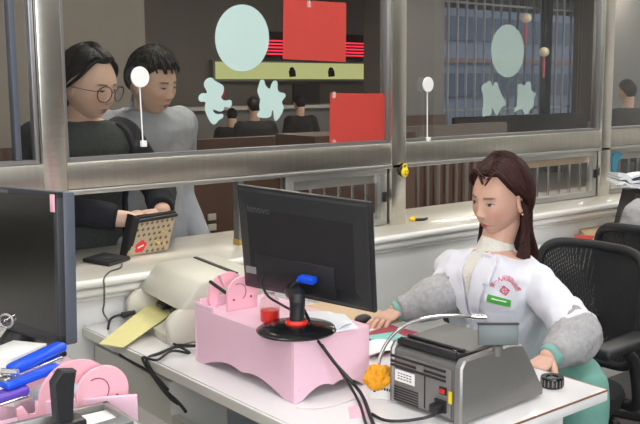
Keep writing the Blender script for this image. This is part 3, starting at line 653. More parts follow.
# black tape roll on the desk corner
t = thing('tape_roll', 'black tape roll standing flat near the desk corner', 'tape', onz(552, 387, .75)); q = onz(552, 386, .7505)
B().lathe([(.014, 0), (.0265, 0), (.0275, .003), (.0275, .021), (.0265, .024), (.015, .024), (.014, .022), (.014, 0)], q, seg=40).build('roll', 'black_gloss', t)
B().lathe([(.0, .002), (.0138, .002), (.0138, .019), (0, .019)], q).build('core', 'grey_dark', t)
b = B()
for k in range(18):
    a = 2 * PI * k / 18; d = V(math.cos(a), math.sin(a), 0); b.box(q + d * .0276 + V(0, 0, .012), (.0012, .003, .016), Rz(a))
b.build('grip_rib', 'grey_dark', t)
# carton with printed label, sponge
t = thing('small_carton', 'small white carton with black print beside the counter machine', 'box', onz(378, 398, .75)); q = onz(383, 397, .7505)
CT = T4(q, -.95); B().box((0, 0, .024), (.055, .035, .048), bev=.0015).xf(CT).build('carton', 'white', t)
b = B(); b.box((-.016, -.018, .026), (.006, .001, .018)).box((-.009, -.018, .024), (.008, .001, .008))
for k in range(4): b.box((.002 + k * .006, -.018, .026 - k * .001), (.004, .001, .006))
b.xf(CT).build('print', 'label_ink', t)
q = ond(378, 377, 2.08); b = B(); b.sph(q, .027, 4, (1.1, 1, .95))
for v in b.bm.verts: v.co = q + (v.co - q) * (1 + .45 * noise.noise(v.co * 45) + .12 * noise.noise(v.co * 130))
tag(b.build('sponge', 'orange'), 'crumpled orange net ball on the small carton', 'sponge')
# gooseneck
t = thing('gooseneck_lamp', 'thin chrome gooseneck arching over the grey banknote counter', 'gooseneck', onz(381, 390, .75))
GN = [ond(379, 384, 2.10), ond(378.5, 368, 2.10), ond(382, 352, 2.10), ond(392, 336, 2.105), ond(408, 324, 2.11), ond(428, 318, 2.12), ond(450, 316, 2.13), ond(471, 316.5, 2.14)]
B().tube(GN, .0042, 10, smooth=6).build('arm', 'chrome', t); B().cyl(GN[-1], ond(486, 317, 2.145), .0075).build('tip', 'chrome', t)
B().cyl(GN[0], V(GN[0].x, GN[0].y, .7505), .006).build('stem', 'chrome', t)

# ---- banknote counter
CC = V(1.335, 1.474, .7505); cth = math.atan2(-.2, .035); CTm = Matrix.Translation(CC) @ Matrix.Rotation(math.radians(-88), 4, 'Z').to_3x3().to_4x4()
# local: x along the back face towards us, y = into the machine (+X world)
t = thing('banknote_counter', 'grey banknote counting machine with its back to us on the desk front', 'banknote counter', CC)
Wc = .215
def prof(pts, x0, x1, name, m, bev=.003, **k): return B().prism(pts, ((x0 + x1) / 2, 0, 0), (0, 1, 0), (0, 0, 1), abs(x1 - x0), bev).xf(CTm).build(name, m, t, **k)
P1 = [(0, .006), (0, .128), (.012, .144), (.165, .148), (.205, .140), (.222, .105), (.285, .022), (.285, .006)]
prof(P1, Wc - .022, Wc, 'right_cheek', 'grey_metal', .004); prof(P1, 0, .014, 'left_cheek', 'grey_metal', .004)
prof([(.004, .008), (.004, .128), (.03, .136), (.16, .138), (.20, .134), (.215, .10), (.275, .02), (.275, .008)], .014, Wc - .022, 'body', 'grey_dark', .002)
b = B(); b.box((Wc / 2 - .004, .002, .066), (Wc - .05, .006, .105), bev=.002).xf(CTm).build('back_plate', 'grey_metal', t)
for z in (.101, .113, .092): B().box((.09, -.0015, z), (.165, .003, .005)).xf(CTm).build('slot', 'black', t)
B().box((.10, -.004, .104), (.02, .006, .014), bev=.001).xf(CTm).build('catch', 'grey_metal', t)
B().box((.052, -.0022, .072), (.060, .0015, .026)).xf(CTm).build('rating_label', 'white', t)
b = B()
for k in range(5):
    for j in range(3): b.box((.034 + k * .009, -.0032, .078 - j * .006), (.006, .0006, .0018))
b.xf(CTm).build('label_print', 'label_ink', t)
B().box((.052, -.0024, .090), (.055, .0015, .004)).xf(CTm).build('label_bar', 'label_ink', t)
for k in range(6): B().box((.055, -.0015, .045 - k * .006), (.075, .002, .0022)).xf(CTm).build('vent', 'black', t)
b = B(); b.box((.112, -.0015, .055), (.0022, .002, .075)); b.xf(CTm).build('seam', 'black', t)
sw = B().box((.166, -.0025, .070), (.020, .004, .017), bev=.001).xf(CTm).build('power_switch', 'black', t); sw2 = B().box((.166, -.0055, .070), (.013, .004, .010), Matrix.Rotation(.15, 3, 'X'), bev=.001).xf(CTm).build('rocker', 'red', sw)
B().box((.187, -.0024, .060), (.009, .002, .026)).xf(CTm).build('warning_label', 'yellow', t)
B().box((.160, -.003, .036), (.032, .006, .028), bev=.002).xf(CTm).build('socket', 'black', t)
B().box((.160, -.016, .034), (.024, .024, .020), bev=.004).xf(CTm).build('plug', 'black', t)
# hopper on top
B().box((.10, .055, .141), (.175, .085, .012), Matrix.Rotation(-.08, 3, 'X'), bev=.002).xf(CTm).build('hopper_floor', 'black', t)
B().prism([(.105, .138), (.185, .140), (.178, .155), (.120, .152), (.06, .148), (.06, .141)], (.10, 0, 0), (0, 1, 0), (0, 0, 1), .170, .002).xf(CTm).build('hopper_plate', 'grey_dark', t)
for z, y in ((.150, .018), (.152, .042)): B().cyl((.02, y, z), (.185, y, z), .004, seg=10).xf(CTm).build('guide_bar', 'black', t)
b = B(); b.lathe([(0, 0), (.004, 0), (.004, .003), (0, .003)], (.170, .03, .150)); b.xf(CTm).build('screw', 'chrome', t)
# counter display, on its little arm
dq = ond(498, 334.5, 1.96)
t = thing('customer_display', 'small slate grey display tilted up on the banknote counter', 'display', dq + V(0, 0, -.025))
DT = T4(dq, math.radians(49 - 90)) @ Matrix.Rotation(math.radians(-8), 4, 'X')
B().box((0, 0, 0), (.086, .014, .045), bev=.003).xf(DT).build('casing', 'slate', t); B().box((0, .009, 0), (.078, .002, .034)).xf(DT).build('screen', 'screen', t)
B().box((0, -.001, .0236), (.090, .018, .003), bev=.001).xf(DT).build('top_lip', 'black', t)
B().cyl(dq + V(0, 0, -.022), dq + V(.005, .005, -.045), .010, .012).build('arm', 'grey_metal', t)

# ---- black reader on the ledge, wall cables
t = thing('card_reader', 'flat black card reader on the ledge under the handbag', 'card reader', onz(106, 262, .894))
cr = [onz(82, 262, .8945), onz(109, 267, .8945), onz(131, 260, .8945), onz(104, 255.5, .8945)]
b = B(); va = [b.bm.verts.new(p_) for p_ in cr]; vb = [b.bm.verts.new(p_ + V(0, 0, .012)) for p_ in cr]
b.bm.faces.new(va[::-1]); b.bm.faces.new(vb)
for i in range(4): b.bm.faces.new((va[i], va[(i + 1) % 4], vb[(i + 1) % 4], vb[i]))
bmesh.ops.bevel(b.bm, geom=b.bm.edges[:], offset=.003, segments=2, affect='EDGES'); b.build('body', 'black', t)
ctr = sum(cr, Vector()) / 4; B().lathe([(0, 0), (.018, 0), (.017, .002), (0, .002)], ctr + V(0, 0, .0115)).build('reading_pad', 'charcoal', t)
cable('reader_cord', [onz(122, 264, .899), onz(120, 268, .8975), onz(110, 271.5, .897), V(1.14, 2.505, .893), V(1.133, 2.49, .87), V(1.135, 2.50, .82), V(1.14, 2.52, .79), V(1.15, 2.50, .757)], .0026, 'grey_cable', 'grey cord of the reader hanging down the counter wall')
t = thing('wall_cable', 'pale cable loop clipped to the wall behind the seated woman', 'cable', (2.9, 2.55, .8))
B().tube([aty(482, 232, 2.545), aty(494, 235, 2.545), aty(500, 246, 2.545), aty(501, 262, 2.545)], .004, 8, smooth=5).build('cord', 'wcable', t)
cable('printer_cord', [V(1.15, 2.10, .78), onz(196, 346, .765), onz(176, 347, .757), onz(160, 353, .756), V(1.083, 2.14, .745), ond(155, 376, 2.375), ond(164, 389, 2.345), ond(178, 402, 2.31), ond(186, 412, 2.285)], .0042, 'cable', 'black printer cord curling over the desk edge, its upper loop')
cable('data_cord', [V(1.15, 2.12, .78), onz(190, 353, .757), onz(172, 351, .760), onz(157, 360, .758), V(1.080, 2.16, .745), ond(157, 382, 2.375), ond(170, 398, 2.325), ond(178, 404, 2.305)], .0036, 'cable', 'second black cord hanging down the desk side, slightly lower')
cable('edge_cord', [onz(123, 354, .72) + V(-.01, 0, 0), ond(135, 364, 2.47), ond(146, 370, 2.43), ond(157, 378, 2.385), ond(168, 390, 2.35)], .004, 'cable', 'black cord hanging along the desk edge below the yellow envelope')
t = thing('power_plug', 'black plug and cord standing on the desk by the wall', 'plug', onz(122, 318, .76))
B().tube([onz(108, 329, .752), onz(110, 320, .765), onz(116, 316, .775), onz(124, 315, .775)], .004, 8, smooth=5).build('cord', 'cable', t); B().tube([onz(122, 315.5, .775), onz(135, 312, .78)], [.010, .007], 10).build('body', 'black', t)

# ================================================================= PEOPLE
def G2d(y, z, y0, z0, sy, sz): return math.exp(-((y - y0) / sy) ** 2 - ((z - z0) / sz) ** 2)
def head_pt(az, el, off=0, feat=1, wid=1.0):
    dx, dy, dz = math.cos(el) * math.cos(az), math.cos(el) * math.sin(az), math.sin(el)
    x = (.090 if dx > 0 else .098) * dx; y = .0735 * wid * dy; z = .112 * dz
    if dz < 0:
        t = -dz; y *= 1 - .30 * t * t
        if dx < 0: x *= 1 - .45 * t ** 1.5
        else: x *= 1 + .10 * t * t
    if dx > 0 and dz > .3: x *= 1 - .06 * (dz - .3)
    if dx > 0: y *= 1 + .05 * dx * (1 if dz > -.5 else .6)
    if feat and dx > 0:
        s = min(1, dx * 2.5); a = abs(y)
        f = .016 * G2d(a, z, 0, -.031, .0105, .0115) + .008 * G2d(a, z, 0, -.010, .0075, .020) + .006 * G2d(a, z, .0115, -.036, .0055, .0055)
        f += -.009 * G2d(a, z, .029, .004, .0155, .0105) + .0065 * G2d(a, z, .030, .000, .011, .0075) + .003 * G2d(a, z, .028, .021, .018, .006)
        f += .006 * G2d(a, z, 0, -.0635, .018, .0045) + .006 * G2d(a, z, 0, -.0735, .014, .0050) - .005 * G2d(a, z, 0, -.0685, .020, .0014)
        f += .006 * G2d(a, z, 0, -.098, .017, .011) + .004 * G2d(a, z, .040, -.028, .017, .020) - .003 * G2d(a, z, 0, -.084, .016, .004)
        x += f * s
    p = V(x, y, z)
    if off: p += V(dx / .09, dy / .075, dz / .112).normalized() * off
    return p
def mixc(a, c, t): t = max(0, min(1, t)); return tuple(a[i] * (1 - t) + c[i] * t for i in range(3))
def head_col(p, az, skin, lips, brow, openh):
    c = skin; a = abs(p.y); z = p.z
    if abs(az) > 1.25 or p.x < .03: return c
    c = mixc(c, (skin[0] * 1.0, skin[1] * .80, skin[2] * .76), .55 * G2d(a, z, .040, -.03, .018, .016))
    l = G2d(a, z, 0, -.0635, .017, .0045) + G2d(a, z, 0, -.0735, .014, .0050)
    c = mixc(c, lips, (l - .45) * 4); c = mixc(c, (lips[0] * .35, lips[1] * .3, lips[2] * .3), 1.4 * G2d(a, z, 0, -.0685, .020, .0012))
    ya = a - .030; zb = .0215 - (ya * 12) ** 2 * .02
    if -.017 < ya < .017: c = mixc(c, brow, .95 * math.exp(-((z - zb) / .0028) ** 2) * (1 if ya < .008 else 1 - (ya - .008) / .012))
    # eye
    if abs(ya) < .0145:
        arch = 1 - (ya / .0145) ** 2; top = .0005 + openh * arch; bot = .0005 - .0035 * arch
        if bot < z < top:
            c = (.62, .56, .52)
            if abs(ya + .0005) < .0058: c = (.018, .010, .008)
        c = mixc(c, (.02, .012, .01), 1.1 * math.exp(-((z - top) / .0015) ** 2) * min(1, arch * 3)); c = mixc(c, (skin[0] * .5, skin[1] * .38, skin[2] * .35), .5 * math.exp(-((z - bot) / .001) ** 2) * arch)
        c = mixc(c, (skin[0] * .6, skin[1] * .48, skin[2] * .45), .5 * math.exp(-((z - top - .006) / .001) ** 2) * arch)
    c = mixc(c, (skin[0] * .35, skin[1] * .25, skin[2] * .22), 1.3 * G2d(a, z, .0075, -.0425, .0032, .0018))
    return c
def put_head(b, T, skin, lips, brow, openh=.0035, wid=1.0, na=230, ne=190):
    cols = []; rings = []
    for j in range(ne + 1):
        v = -1 + 2 * j / ne; el = (PI / 2 - .02) * v; r = []
        for i in range(na):
            u = -1 + 2 * i / na; az = PI * (.42 * u + .58 * u ** 3); p = head_pt(az, el, wid=wid); r.append(T @ p); cols.append(head_col(p, az, skin, lips, brow, openh))
        rings.append(r)
    b.rings(rings); return cols
def put_ear(b, T, s):
    M_ = T @ T4((-.004, .073 * s, -.008), 0) @ Matrix.Rotation(.12 * s, 4, 'X') @ Matrix.Rotation(.35 * s, 4, 'Z')
    n0 = len(b.bm.verts); q = B(); q.sph((0, 0, 0), .016, 3, (1.05, .35, 1.9))
    for v in q.bm.verts:
        r = math.hypot(v.co.x / .0168, v.co.z / .0304)
        if v.co.y * s > 0: v.co.y += s * (.005 * math.exp(-((r - .82) / .16) ** 2) - .003 * math.exp(-(r / .45) ** 2))
    me = bpy.data.meshes.new('tmp'); q.xf(M_).bm.to_mesh(me); q.bm.free(); b.bm.from_mesh(me); bpy.data.meshes.remove(me)
def put_hand(b, wr, fwd, up, thumb, curl=(.35, .5, .4), sc=1.0, spread=.12, thumb_in=.3):
    """palm, four unequal bent fingers, thumb leaving the side of the palm. up = back of the hand, thumb = +1/-1"""
    wr = Vector(wr); f = Vector(fwd).normalized(); n = Vector(up); n = (n - f * n.dot(f)).normalized(); s = f.cross(n) * thumb
    rg = []
    for k, (d, wv, th) in enumerate(((-.02, .024, .019), (.0, .026, .018), (.02, .032, .0165), (.05, .039, .0145), (.078, .040, .0125), (.090, .036, .009))):
        rg.append([wr + f * d * sc + s * math.cos(a) * wv * sc + n * math.sin(a) * th * sc for a in [2 * PI * q / 18 for q in range(18)]])
    b.rings(rg)
    for i, (o, L_, r0) in enumerate(((.028, .068, .0088), (.0095, .076, .0090), (-.0095, .070, .0086), (-.028, .055, .0076))):
        p = wr + (f * .074 + s * o) * sc; d = (f + s * (o / .03) * spread).normalized(); pts = [p - d * .01 * sc, p]; ax = d.cross(n).normalized()
        for seg, (fr, c) in enumerate(zip((.44, .31, .25), curl)):
            d = Matrix.Rotation(-c * (1 + .12 * i), 3, ax) @ d; p = p + d * L_ * fr * sc; pts.append(p)
        b.tube(pts, [r0 * sc * q for q in (1, 1.02, .96, .88, .74)], 12, smooth=3, ball=True)
    p = wr + (f * .018 + s * .020 - n * .004) * sc; d = (f * .72 + s * .70 - n * .25).normalized(); pts = [p]
    for Ls, r in ((.036, .3), (.030, thumb_in), (.024, thumb_in)):
        p = p + d * Ls * sc; pts.append(p); d = (d - s * r * .7 + f * r * .4 - n * r * .35).normalized()
    b.tube(pts, [.0125 * sc, .0115 * sc, .0098 * sc, .0078 * sc], 12, smooth=3, ball=True)
def sup(c, ax, ay, w, d, n=40, e=2.4):
    r = []
    for k in range(n):
        a = 2 * PI * k / n; ca, sa = math.cos(a), math.sin(a)
        r.append(c + ax * (math.copysign(abs(ca) ** (2 / e), ca) * w) + ay * (math.copysign(abs(sa) ** (2 / e), sa) * d))
    return r
def remeshed(b, name, m, parent, vox=.007, smooth=4, wr=0, ws=14, cut=None):
    me = bpy.data.meshes.new(name); bmesh.ops.recalc_face_normals(b.bm, faces=b.bm.faces); b.bm.to_mesh(me); b.bm.free()
    o = bpy.data.objects.new(name, me); C.objects.link(o)
    md = o.modifiers.new('r', 'REMESH'); md.mode = 'VOXEL'; md.voxel_size = vox; md.use_smooth_shade = True
    if smooth: sm = o.modifiers.new('s', 'SMOOTH'); sm.iterations = smooth; sm.factor = .6
    dg = bpy.context.evaluated_depsgraph_get(); dg.update(); m2 = bpy.data.meshes.new_from_object(o.evaluated_get(dg)); bpy.data.objects.remove(o); bpy.data.meshes.remove(me)
    m2.name = name
    if wr:
        nn = [v.normal.copy() for v in m2.vertices]
        for v, q in zip(m2.vertices, nn):
            c = v.co; h = noise.noise(V(c.x * ws, c.y * ws, c.z * ws * .55)); h2 = noise.noise(c * ws * 2.6 + V(5, 3, 1)); v.co = c + q * wr * ((1 - abs(h) * 2.4) * .8 + h2 * .45 - .3)
    return link(name, m2, m, parent, angle=180)
class Fig:
    def __init__(s, O, yaw): s.O = Vector(O); s.F = V(math.cos(yaw), math.sin(yaw), 0); s.L = V(-math.sin(yaw), math.cos(yaw), 0)
    def P(s, f, l, u): return s.O + s.F * f + s.L * l + V(0, 0, u)
    def torso(s, b, rows, grow=0, n=40):
        b.rings([sup(s.P(f, l, u), s.L, s.F, w + grow, d + grow, n) for f, l, u, w, d in rows]); return b
SKIN_A = ((.60, .36, .27), (.48, .14, .12)); SKIN_B = ((.74, .50, .38), (.52, .18, .15)); SKIN_C = ((.70, .47, .35), (.46, .19, .15))
def headT(c, yaw, pitch, roll=0): return Matrix.Translation(Vector(c)) @ Matrix.Rotation(yaw, 4, 'Z') @ Matrix.Rotation(pitch, 4, 'Y') @ Matrix.Rotation(roll, 4, 'X')
def body(name, fig, HT_, neck, torso, limbs, hands, skin, parent_thing, sc=1.0, wid=1.0, openh=.0035, res=(230, 190)):
    """one continuous skin mesh: head, ears, neck, torso, limbs and hands"""
    b = B(); cols = put_head(b, HT_ @ Matrix.Scale(sc, 4), skin[0], skin[1], (.025, .015, .012), openh, wid, *res)
    for s_ in (1, -1): put_ear(b, HT_ @ Matrix.Scale(sc, 4), s_)
    b.tube([neck, neck + (HT_ @ V(-.022, 0, -.075) - neck) * .5, HT_ @ V(-.022, 0, -.065), HT_ @ V(-.012, 0, -.02)], [.058, .049, .048, .05], 24, smooth=4)
    fig.torso(b, torso)
    for pts, r in limbs: b.tube(pts, r, 20, smooth=4, ball=True)
    for h in hands: put_hand(b, **h)
    bmesh.ops.recalc_face_normals(b.bm, faces=b.bm.faces)
    me = bpy.data.meshes.new(name); b.bm.to_mesh(me); b.bm.free()
    ca = me.color_attributes.new('Col', 'FLOAT_COLOR', 'POINT')
    for i, d in enumerate(ca.data): c = cols[i] if i < len(cols) else skin[0]; d.color = (*c, 1)
    return link(name, me, 'skin', parent_thing, angle=180)
def hair_shell(T, hl, thick, name, m, parent, wave=.0015, part=None, na=220, ne=60, freq=46, sc=1.0):
    """cap of hair over the skull above hairline hl(az); ridges follow the combing"""
    b = B(); rings = []
    for j in range(ne + 1):
        v = j / ne; r = []
        for i in range(na):
            az = -PI + 2 * PI * i / na; e0 = hl(az); el = e0 + (PI / 2 - .001 - e0) * v
            th = thick(az, el) * min(1, v * 7 + .05) ** .5 - (.004 if j == 0 else 0)
            p = head_pt(az, el, 0, 0)
            q = noise.noise(V(az * freq / 6.0, v * 1.3, 3.3)) * wave * 1.6 + math.sin(az * freq + 3 * noise.noise(V(az * 3, v * 2, 0))) * wave * .5
            off = th + q * min(1, v * 5)
            if part is not None: off -= .006 * math.exp(-((p.y - part) / .005) ** 2) * (1 if (p.x > -.03 and el > 0) else 0)
            r.append(T @ (head_pt(az, el, off, 0) * sc))
        rings.append(r)
    b.rings(rings, cap=True); return b.build(name, m, parent, angle=180)
def strands(T, lines, name, m, parent, r0=.005, seg=7, flat=.6, sc=1.0):
    b = B()
    for pts, r in lines:
        P_ = [T @ (Vector(p) * sc) for p in pts]; n = len(P_); rr = [r * w for w in ([.55, 1, 1, .8, .3] if n == 5 else [1] * (n - 1) + [.3])]
        b.tube(P_, rr, seg, smooth=4, flat=flat)
    return b.build(name, m, parent, angle=180)
def lerp(a, b, t): t = max(0, min(1, t)); return a + (b - a) * t
def hline(front, temple, ear, nape):
    def f(az):
        a = abs(az)
        if a < .75: return front
        if a < 1.30: return lerp(front, temple, (a - .75) / .55)
        if a < 1.75: return lerp(temple, ear, (a - 1.30) / .45)
        return lerp(ear, nape, (a - 1.75) / .6)
    return f

# ---------------------------------------------------------------- the seated woman
fg = Fig((2.165, 1.835, .500), math.radians(184))
SP = thing('person', 'seated woman in white coat with grey oversleeves and long reddish dark hair', 'person', (2.165, 1.835, 0))
HS = headT((2.075, 1.803, 1.122), math.radians(181), math.radians(9), math.radians(-3))
TS = [(0, 0, -.06, .15, .12), (0, 0, 0, .165, .125), (.015, 0, .12, .140, .105), (.05, 0, .24, .145, .105), (.075, 0, .34, .160, .11), (.085, 0, .40, .168, .095), (.09, 0, .44, .135, .07), (.095, 0, .465, .07, .055)]
shL, shR = fg.P(.08, .160, .380), fg.P(.085, -.160, .380)
elL, elR = ond(581, 336, 2.50), ond(447, 294, 2.80)
wrL, wrR = ond(549, 357, 2.42), ond(396, 312, 2.78)
KN = ond(584, 386, 2.53)
body('body', fg, HS, fg.P(.09, 0, .44), [(f, l, u, w * .9, d * .88) for f, l, u, w, d in TS],
     [([shL, elL, wrL], [.045, .036, .026]), ([shR, elR, wrR], [.045, .036, .026]),
      ([fg.P(0, .09, 0), KN, V(KN.x - .02, KN.y, .08)], [.07, .050, .036]), ([fg.P(0, -.09, 0), fg.P(.42, -.10, .0), fg.P(.40, -.10, -.42)], [.07, .052, .036])],
     [dict(wr=wrL, fwd=(-.93, -.10, -.22), up=(0, 0, 1), thumb=-1, curl=(.45, .55, .40), sc=.84, thumb_in=.6), dict(wr=wrR, fwd=(-.96, -.25, -.10), up=(0, .1, 1), thumb=1, curl=(.15, .30, .25), sc=.95)],
     SKIN_A, SP, sc=.98, wid=.97, openh=.0042)
b = B(); fg.torso(b, [(f, l, u, w * 1.06 + .012, d * 1.06 + .014) for f, l, u, w, d in TS[:-1]] + [(.093, 0, .458, .082, .062)])
b.tube([shL - fg.L * .02 + V(0, 0, .005), shL + (elL - shL) * .5, shL + (elL - shL) * .93], [.054, .058, .068], 24, smooth=5, ball=False)
b.tube([shR + fg.L * .02 + V(0, 0, .005), shR + (elR - shR) * .5, shR + (elR - shR) * .78], [.054, .056, .062], 24, smooth=5)
b.sph(shL, .055, 3).sph(shR, .055, 3)
coat = remeshed(b, 'white_coat', 'coat', SP, .006, 4, .0085, 12)
def oversleeve(el, wr, sh, name):
    b = B(); a = el + (sh - el) * .25
    b.tube([a, el + (a - el) * .2, el + (wr - el) * .30, el + (wr - el) * .62, el + (wr - el) * .92], [.062, .064, .066, .052, .036], 24, smooth=6, ball=False)
    o = remeshed(b, name, 'sleeve', SP, .006, 4, .0065, 20); return o
oversleeve(elL, wrL, shL, 'oversleeve'); oversleeve(elR, wrR, shR, 'oversleeve')
for wr, el in ((wrL, elL), (wrR, elR)):
    d = (wr - el).normalized(); B().tube([wr - d * .022, wr + d * .002, wr + d * .006], [.034, .032, .028], 20).build('cuff', 'cuff', SP)['label'] = 'teal cuff'
NB = fg.P(.09, 0, .432); NH = HS @ V(-.022, 0, -.075)
B().tube([NB, NB + (NH - NB) * .25, NB + (NH - NB) * .50], [.070, .056, .0505], 28, smooth=3).build('knit_collar', 'knit', SP)
bv = BVHTree.FromObject(coat, bpy.context.evaluated_depsgraph_get())
def hit(f_, l_, u_, off): 
    o = fg.P(.6, l_, u_); h = bv.ray_cast(o, -fg.F)
    return (h[0] + h[1] * off) if h[0] else fg.P(.17, l_, u_)
def drape(name, poly, m, off=.003, th=.003, cuts=5, parent=SP):
    b = B(); vs_ = [b.bm.verts.new((x, z, 0)) for x, z in poly]; b.bm.faces.new(vs_)
    bmesh.ops.triangulate(b.bm, faces=b.bm.faces[:]); bmesh.ops.subdivide_edges(b.bm, edges=b.bm.edges[:], cuts=cuts, use_grid_fill=True)
    for v in b.bm.verts: v.co = hit(0, v.co.x, v.co.y, off)
    r = bmesh.ops.extrude_face_region(b.bm, geom=b.bm.faces[:])
    for v in [g for g in r['geom'] if isinstance(g, bmesh.types.BMVert)]: v.co += fg.F * th
    return b.build(name, m, parent, angle=40)
drape('knit_front', [(-.034, .455), (.036, .455), (.024, .38), (.004, .31), (-.010, .38)], 'knit', .0015, .002)
drape('lapel', [(.030, .462), (.060, .462), (.088, .435), (.080, .385), (.062, .385), (.066, .368), (.040, .30), (.004, .245), (.012, .33)], 'coat', .005, .009)
drape('lapel', [(-.030, .462), (-.062, .462), (-.085, .435), (-.075, .385), (-.060, .385), (-.064, .368), (-.040, .30), (.002, .245), (-.006, .33)], 'coat', .004, .009)
drape('chest_pocket', [(.055, .292), (.130, .294), (.128, .200), (.056, .198)], 'coat', .002, .002)
drape('placket', [(-.004, .245), (.006, .245), (.006, -.02), (-.004, -.02)], 'coat', .002, .002)
for u_ in (.235, .15, .06):
    q = hit(0, -.014, u_, .003); B().lathe([(0, 0), (.0065, 0), (.0065, .003), (0, .003)], q, fg.F, 18).build('button', 'white', SP)
# badge
drape('name_badge', [(0.076, 0.354), (0.136, 0.342), (0.133, 0.322), (0.073, 0.334)], 'green_tag', .005, .003, 3)
drape('badge_photo', [(0.068, 0.3555), (0.0745, 0.354), (0.0715, 0.3345), (0.065, 0.336)], 'white', .005, .003, 2)
drape('badge_line', [(0.088, 0.345), (0.124, 0.338), (0.1235, 0.3355), (0.0875, 0.3425)], 'white', .009, .001, 2)
# red embroidery: arc of characters over an emblem
txt = '第一人民医院收费'; ec = (.118, .368); Rr = .034
for i, ch in enumerate(txt):
    a = math.radians(158 - i * 20.5); cx, cz = ec[0] - .0 + math.cos(a) * -Rr * -1, ec[1] + math.sin(a) * Rr
    rot = a - PI / 2; me = text_mesh(ch, .0145)
    for v in me.vertices:
        x, y = v.co.x * math.cos(rot) - v.co.y * math.sin(rot), v.co.x * math.sin(rot) + v.co.y * math.cos(rot); v.co = hit(0, cx + x, cz + y, .0035)
    link('embroidered_character', me, 'red_thread', SP, smooth=False)

def flat_piece(name, polys, m, off):
    b = B()
    for poly in polys: b.bm.faces.new([b.bm.verts.new(hit(0, x, z, off)) for x, z in poly])
    return b.build(name, m, SP, smooth=False)
def rp(r, a): return (ec[0] + r * math.cos(a), ec[1] + r * math.sin(a))
sq = [.20 + k * PI / 2 for k in range(4)]
polys = [[rp(.0155, sq[k]), rp(.0155, sq[(k + 1) % 4]), rp(.0115, sq[(k + 1) % 4]), rp(.0115, sq[k])] for k in range(4)]
for k in range(4): a = sq[k]; polys.append([rp(.001, a + .8), rp(.0095, a + .16), rp(.0095, a - .16), rp(.001, a - .8)])
flat_piece('emblem', polys, 'red_thread', .004)
# hair
hs = hair_shell(HS, hline(.80, .30, .02, -.85), lambda az, el: .010 + .006 * max(0, math.sin(el)) + (.016 if abs(az) > 1.9 else .008 * max(0, (abs(az) - .7))) , 'hair', 'hair_red', SP, .0016, part=.018, sc=.985)
ln = []
for k in range(26):      # locks combed from the parting back over the temples
    s_ = 1 if k % 2 else -1; t_ = (k // 2) / 12
    x0 = .082 - .11 * t_; az1 = s_ * (1.15 + .55 * t_)
    y0 = .018 + s_ * .004; top = head_pt(math.atan2(y0, x0), math.acos(min(1, math.hypot(x0, y0) / .098)) * .98, .013, 0)
    pts = [top]
    for q in (.28, .55, .8, 1.0):
        az = s_ * lerp(.35 + 1.2 * t_, 1.9 + .4 * t_, q ** 1.2); el = max(lerp(1.0, -.25 - .15 * t_, q), hline(.80, .30, .02, -.85)(az) + .06); pts.append(head_pt(az, el, .013 + .004 * math.sin(PI * q), 0))
    ln.append((pts, .0055 + .002 * random.random()))
strands(HS, ln, 'hair_lock', 'hair_red', hs)
ln = []
for k in range(10):      # long lock falling in front of the near shoulder
    j = k / 9; dy = (k % 3 - 1) * .004
    ln.append(([V(-.012 - .02 * j, .074 + dy, .0 - .02 * j), V(-.010 - .018 * j, .082 + dy, -.07), V(.010 - .02 * j, .080 + .018 * j, -.14), V(.038 - .03 * j, .074 + .030 * j, -.205), V(.050 - .03 * j, .066 + .03 * j, -.255 + .05 * random.random())], .007))
    ln.append(([V(-.005 - .02 * j, -.070 - dy, -.02), V(.000 - .015 * j, -.074, -.08), V(.015 - .01 * j, -.073 - .010 * j, -.14), V(.034 - .02 * j, -.070 - .016 * j, -.20), V(.045 - .02 * j, -.085 - .02 * j, -.285 + .04 * random.random())], .0055))
for k in range(16):      # back hair, gathered low and falling over the collar
    j = (k - 7.5) / 7.5
    ln.append(([V(-.08, .05 * j, .0), V(-.088, .045 * j, -.06), V(-.088, .035 * j + .01, -.12), V(-.10, .04 * j + .015, -.19), V(-.105, .025 * j + .02, -.235)], .008))
for k in range(7):
    j = k / 6
    ln.append(([V(-.020 - .01 * j, .080, -.03), V(-.012 - .008 * j, .086, -.09), V(.004 - .01 * j, .092 + .006 * j, -.15), V(.020 - .02 * j, .098 + .012 * j, -.20), V(.026 - .03 * j, .106 + .02 * j, -.245)], .0055))
strands(HS, ln, 'hair_lock', 'hair_red', hs, flat=.8)
q = HS @ V(-.004, .083, -.040); B().sph(q, .0035, 2).build('earring', 'brass', SP)
# trousers
b = B(); b.tube([fg.P(-.01, .085, .02), (fg.P(-.01, .085, .02) + KN) / 2 + V(0, 0, .01), KN, V(KN.x - .005, KN.y, .38), V(KN.x - .02, KN.y, .10)], [.10, .085, .068, .060, .052], 24, smooth=4, ball=True)
b.tube([fg.P(-.01, -.085, .02), fg.P(.2, -.10, .03), fg.P(.42, -.10, .015), fg.P(.41, -.10, -.2), fg.P(.39, -.10, -.42)], [.105, .09, .075, .062, .055], 24, smooth=4, ball=True)
remeshed(b, 'trousers', 'teal', SP, .009, 3, .002, 10)
for s_, q_ in ((1, V(KN.x - .05, KN.y, .04) - fg.P(.40, .10, -.455)), (-1, V(0, 0, 0))):
    b = B(); b.sph(q_ + fg.P(.43, .10 * s_, -.455), .05, 3, (1, 1, .8)); b.box(q_ + fg.P(.40, .10 * s_, -.462), (.20, .085, .035), bev=.01).build('shoe', 'black', SP)

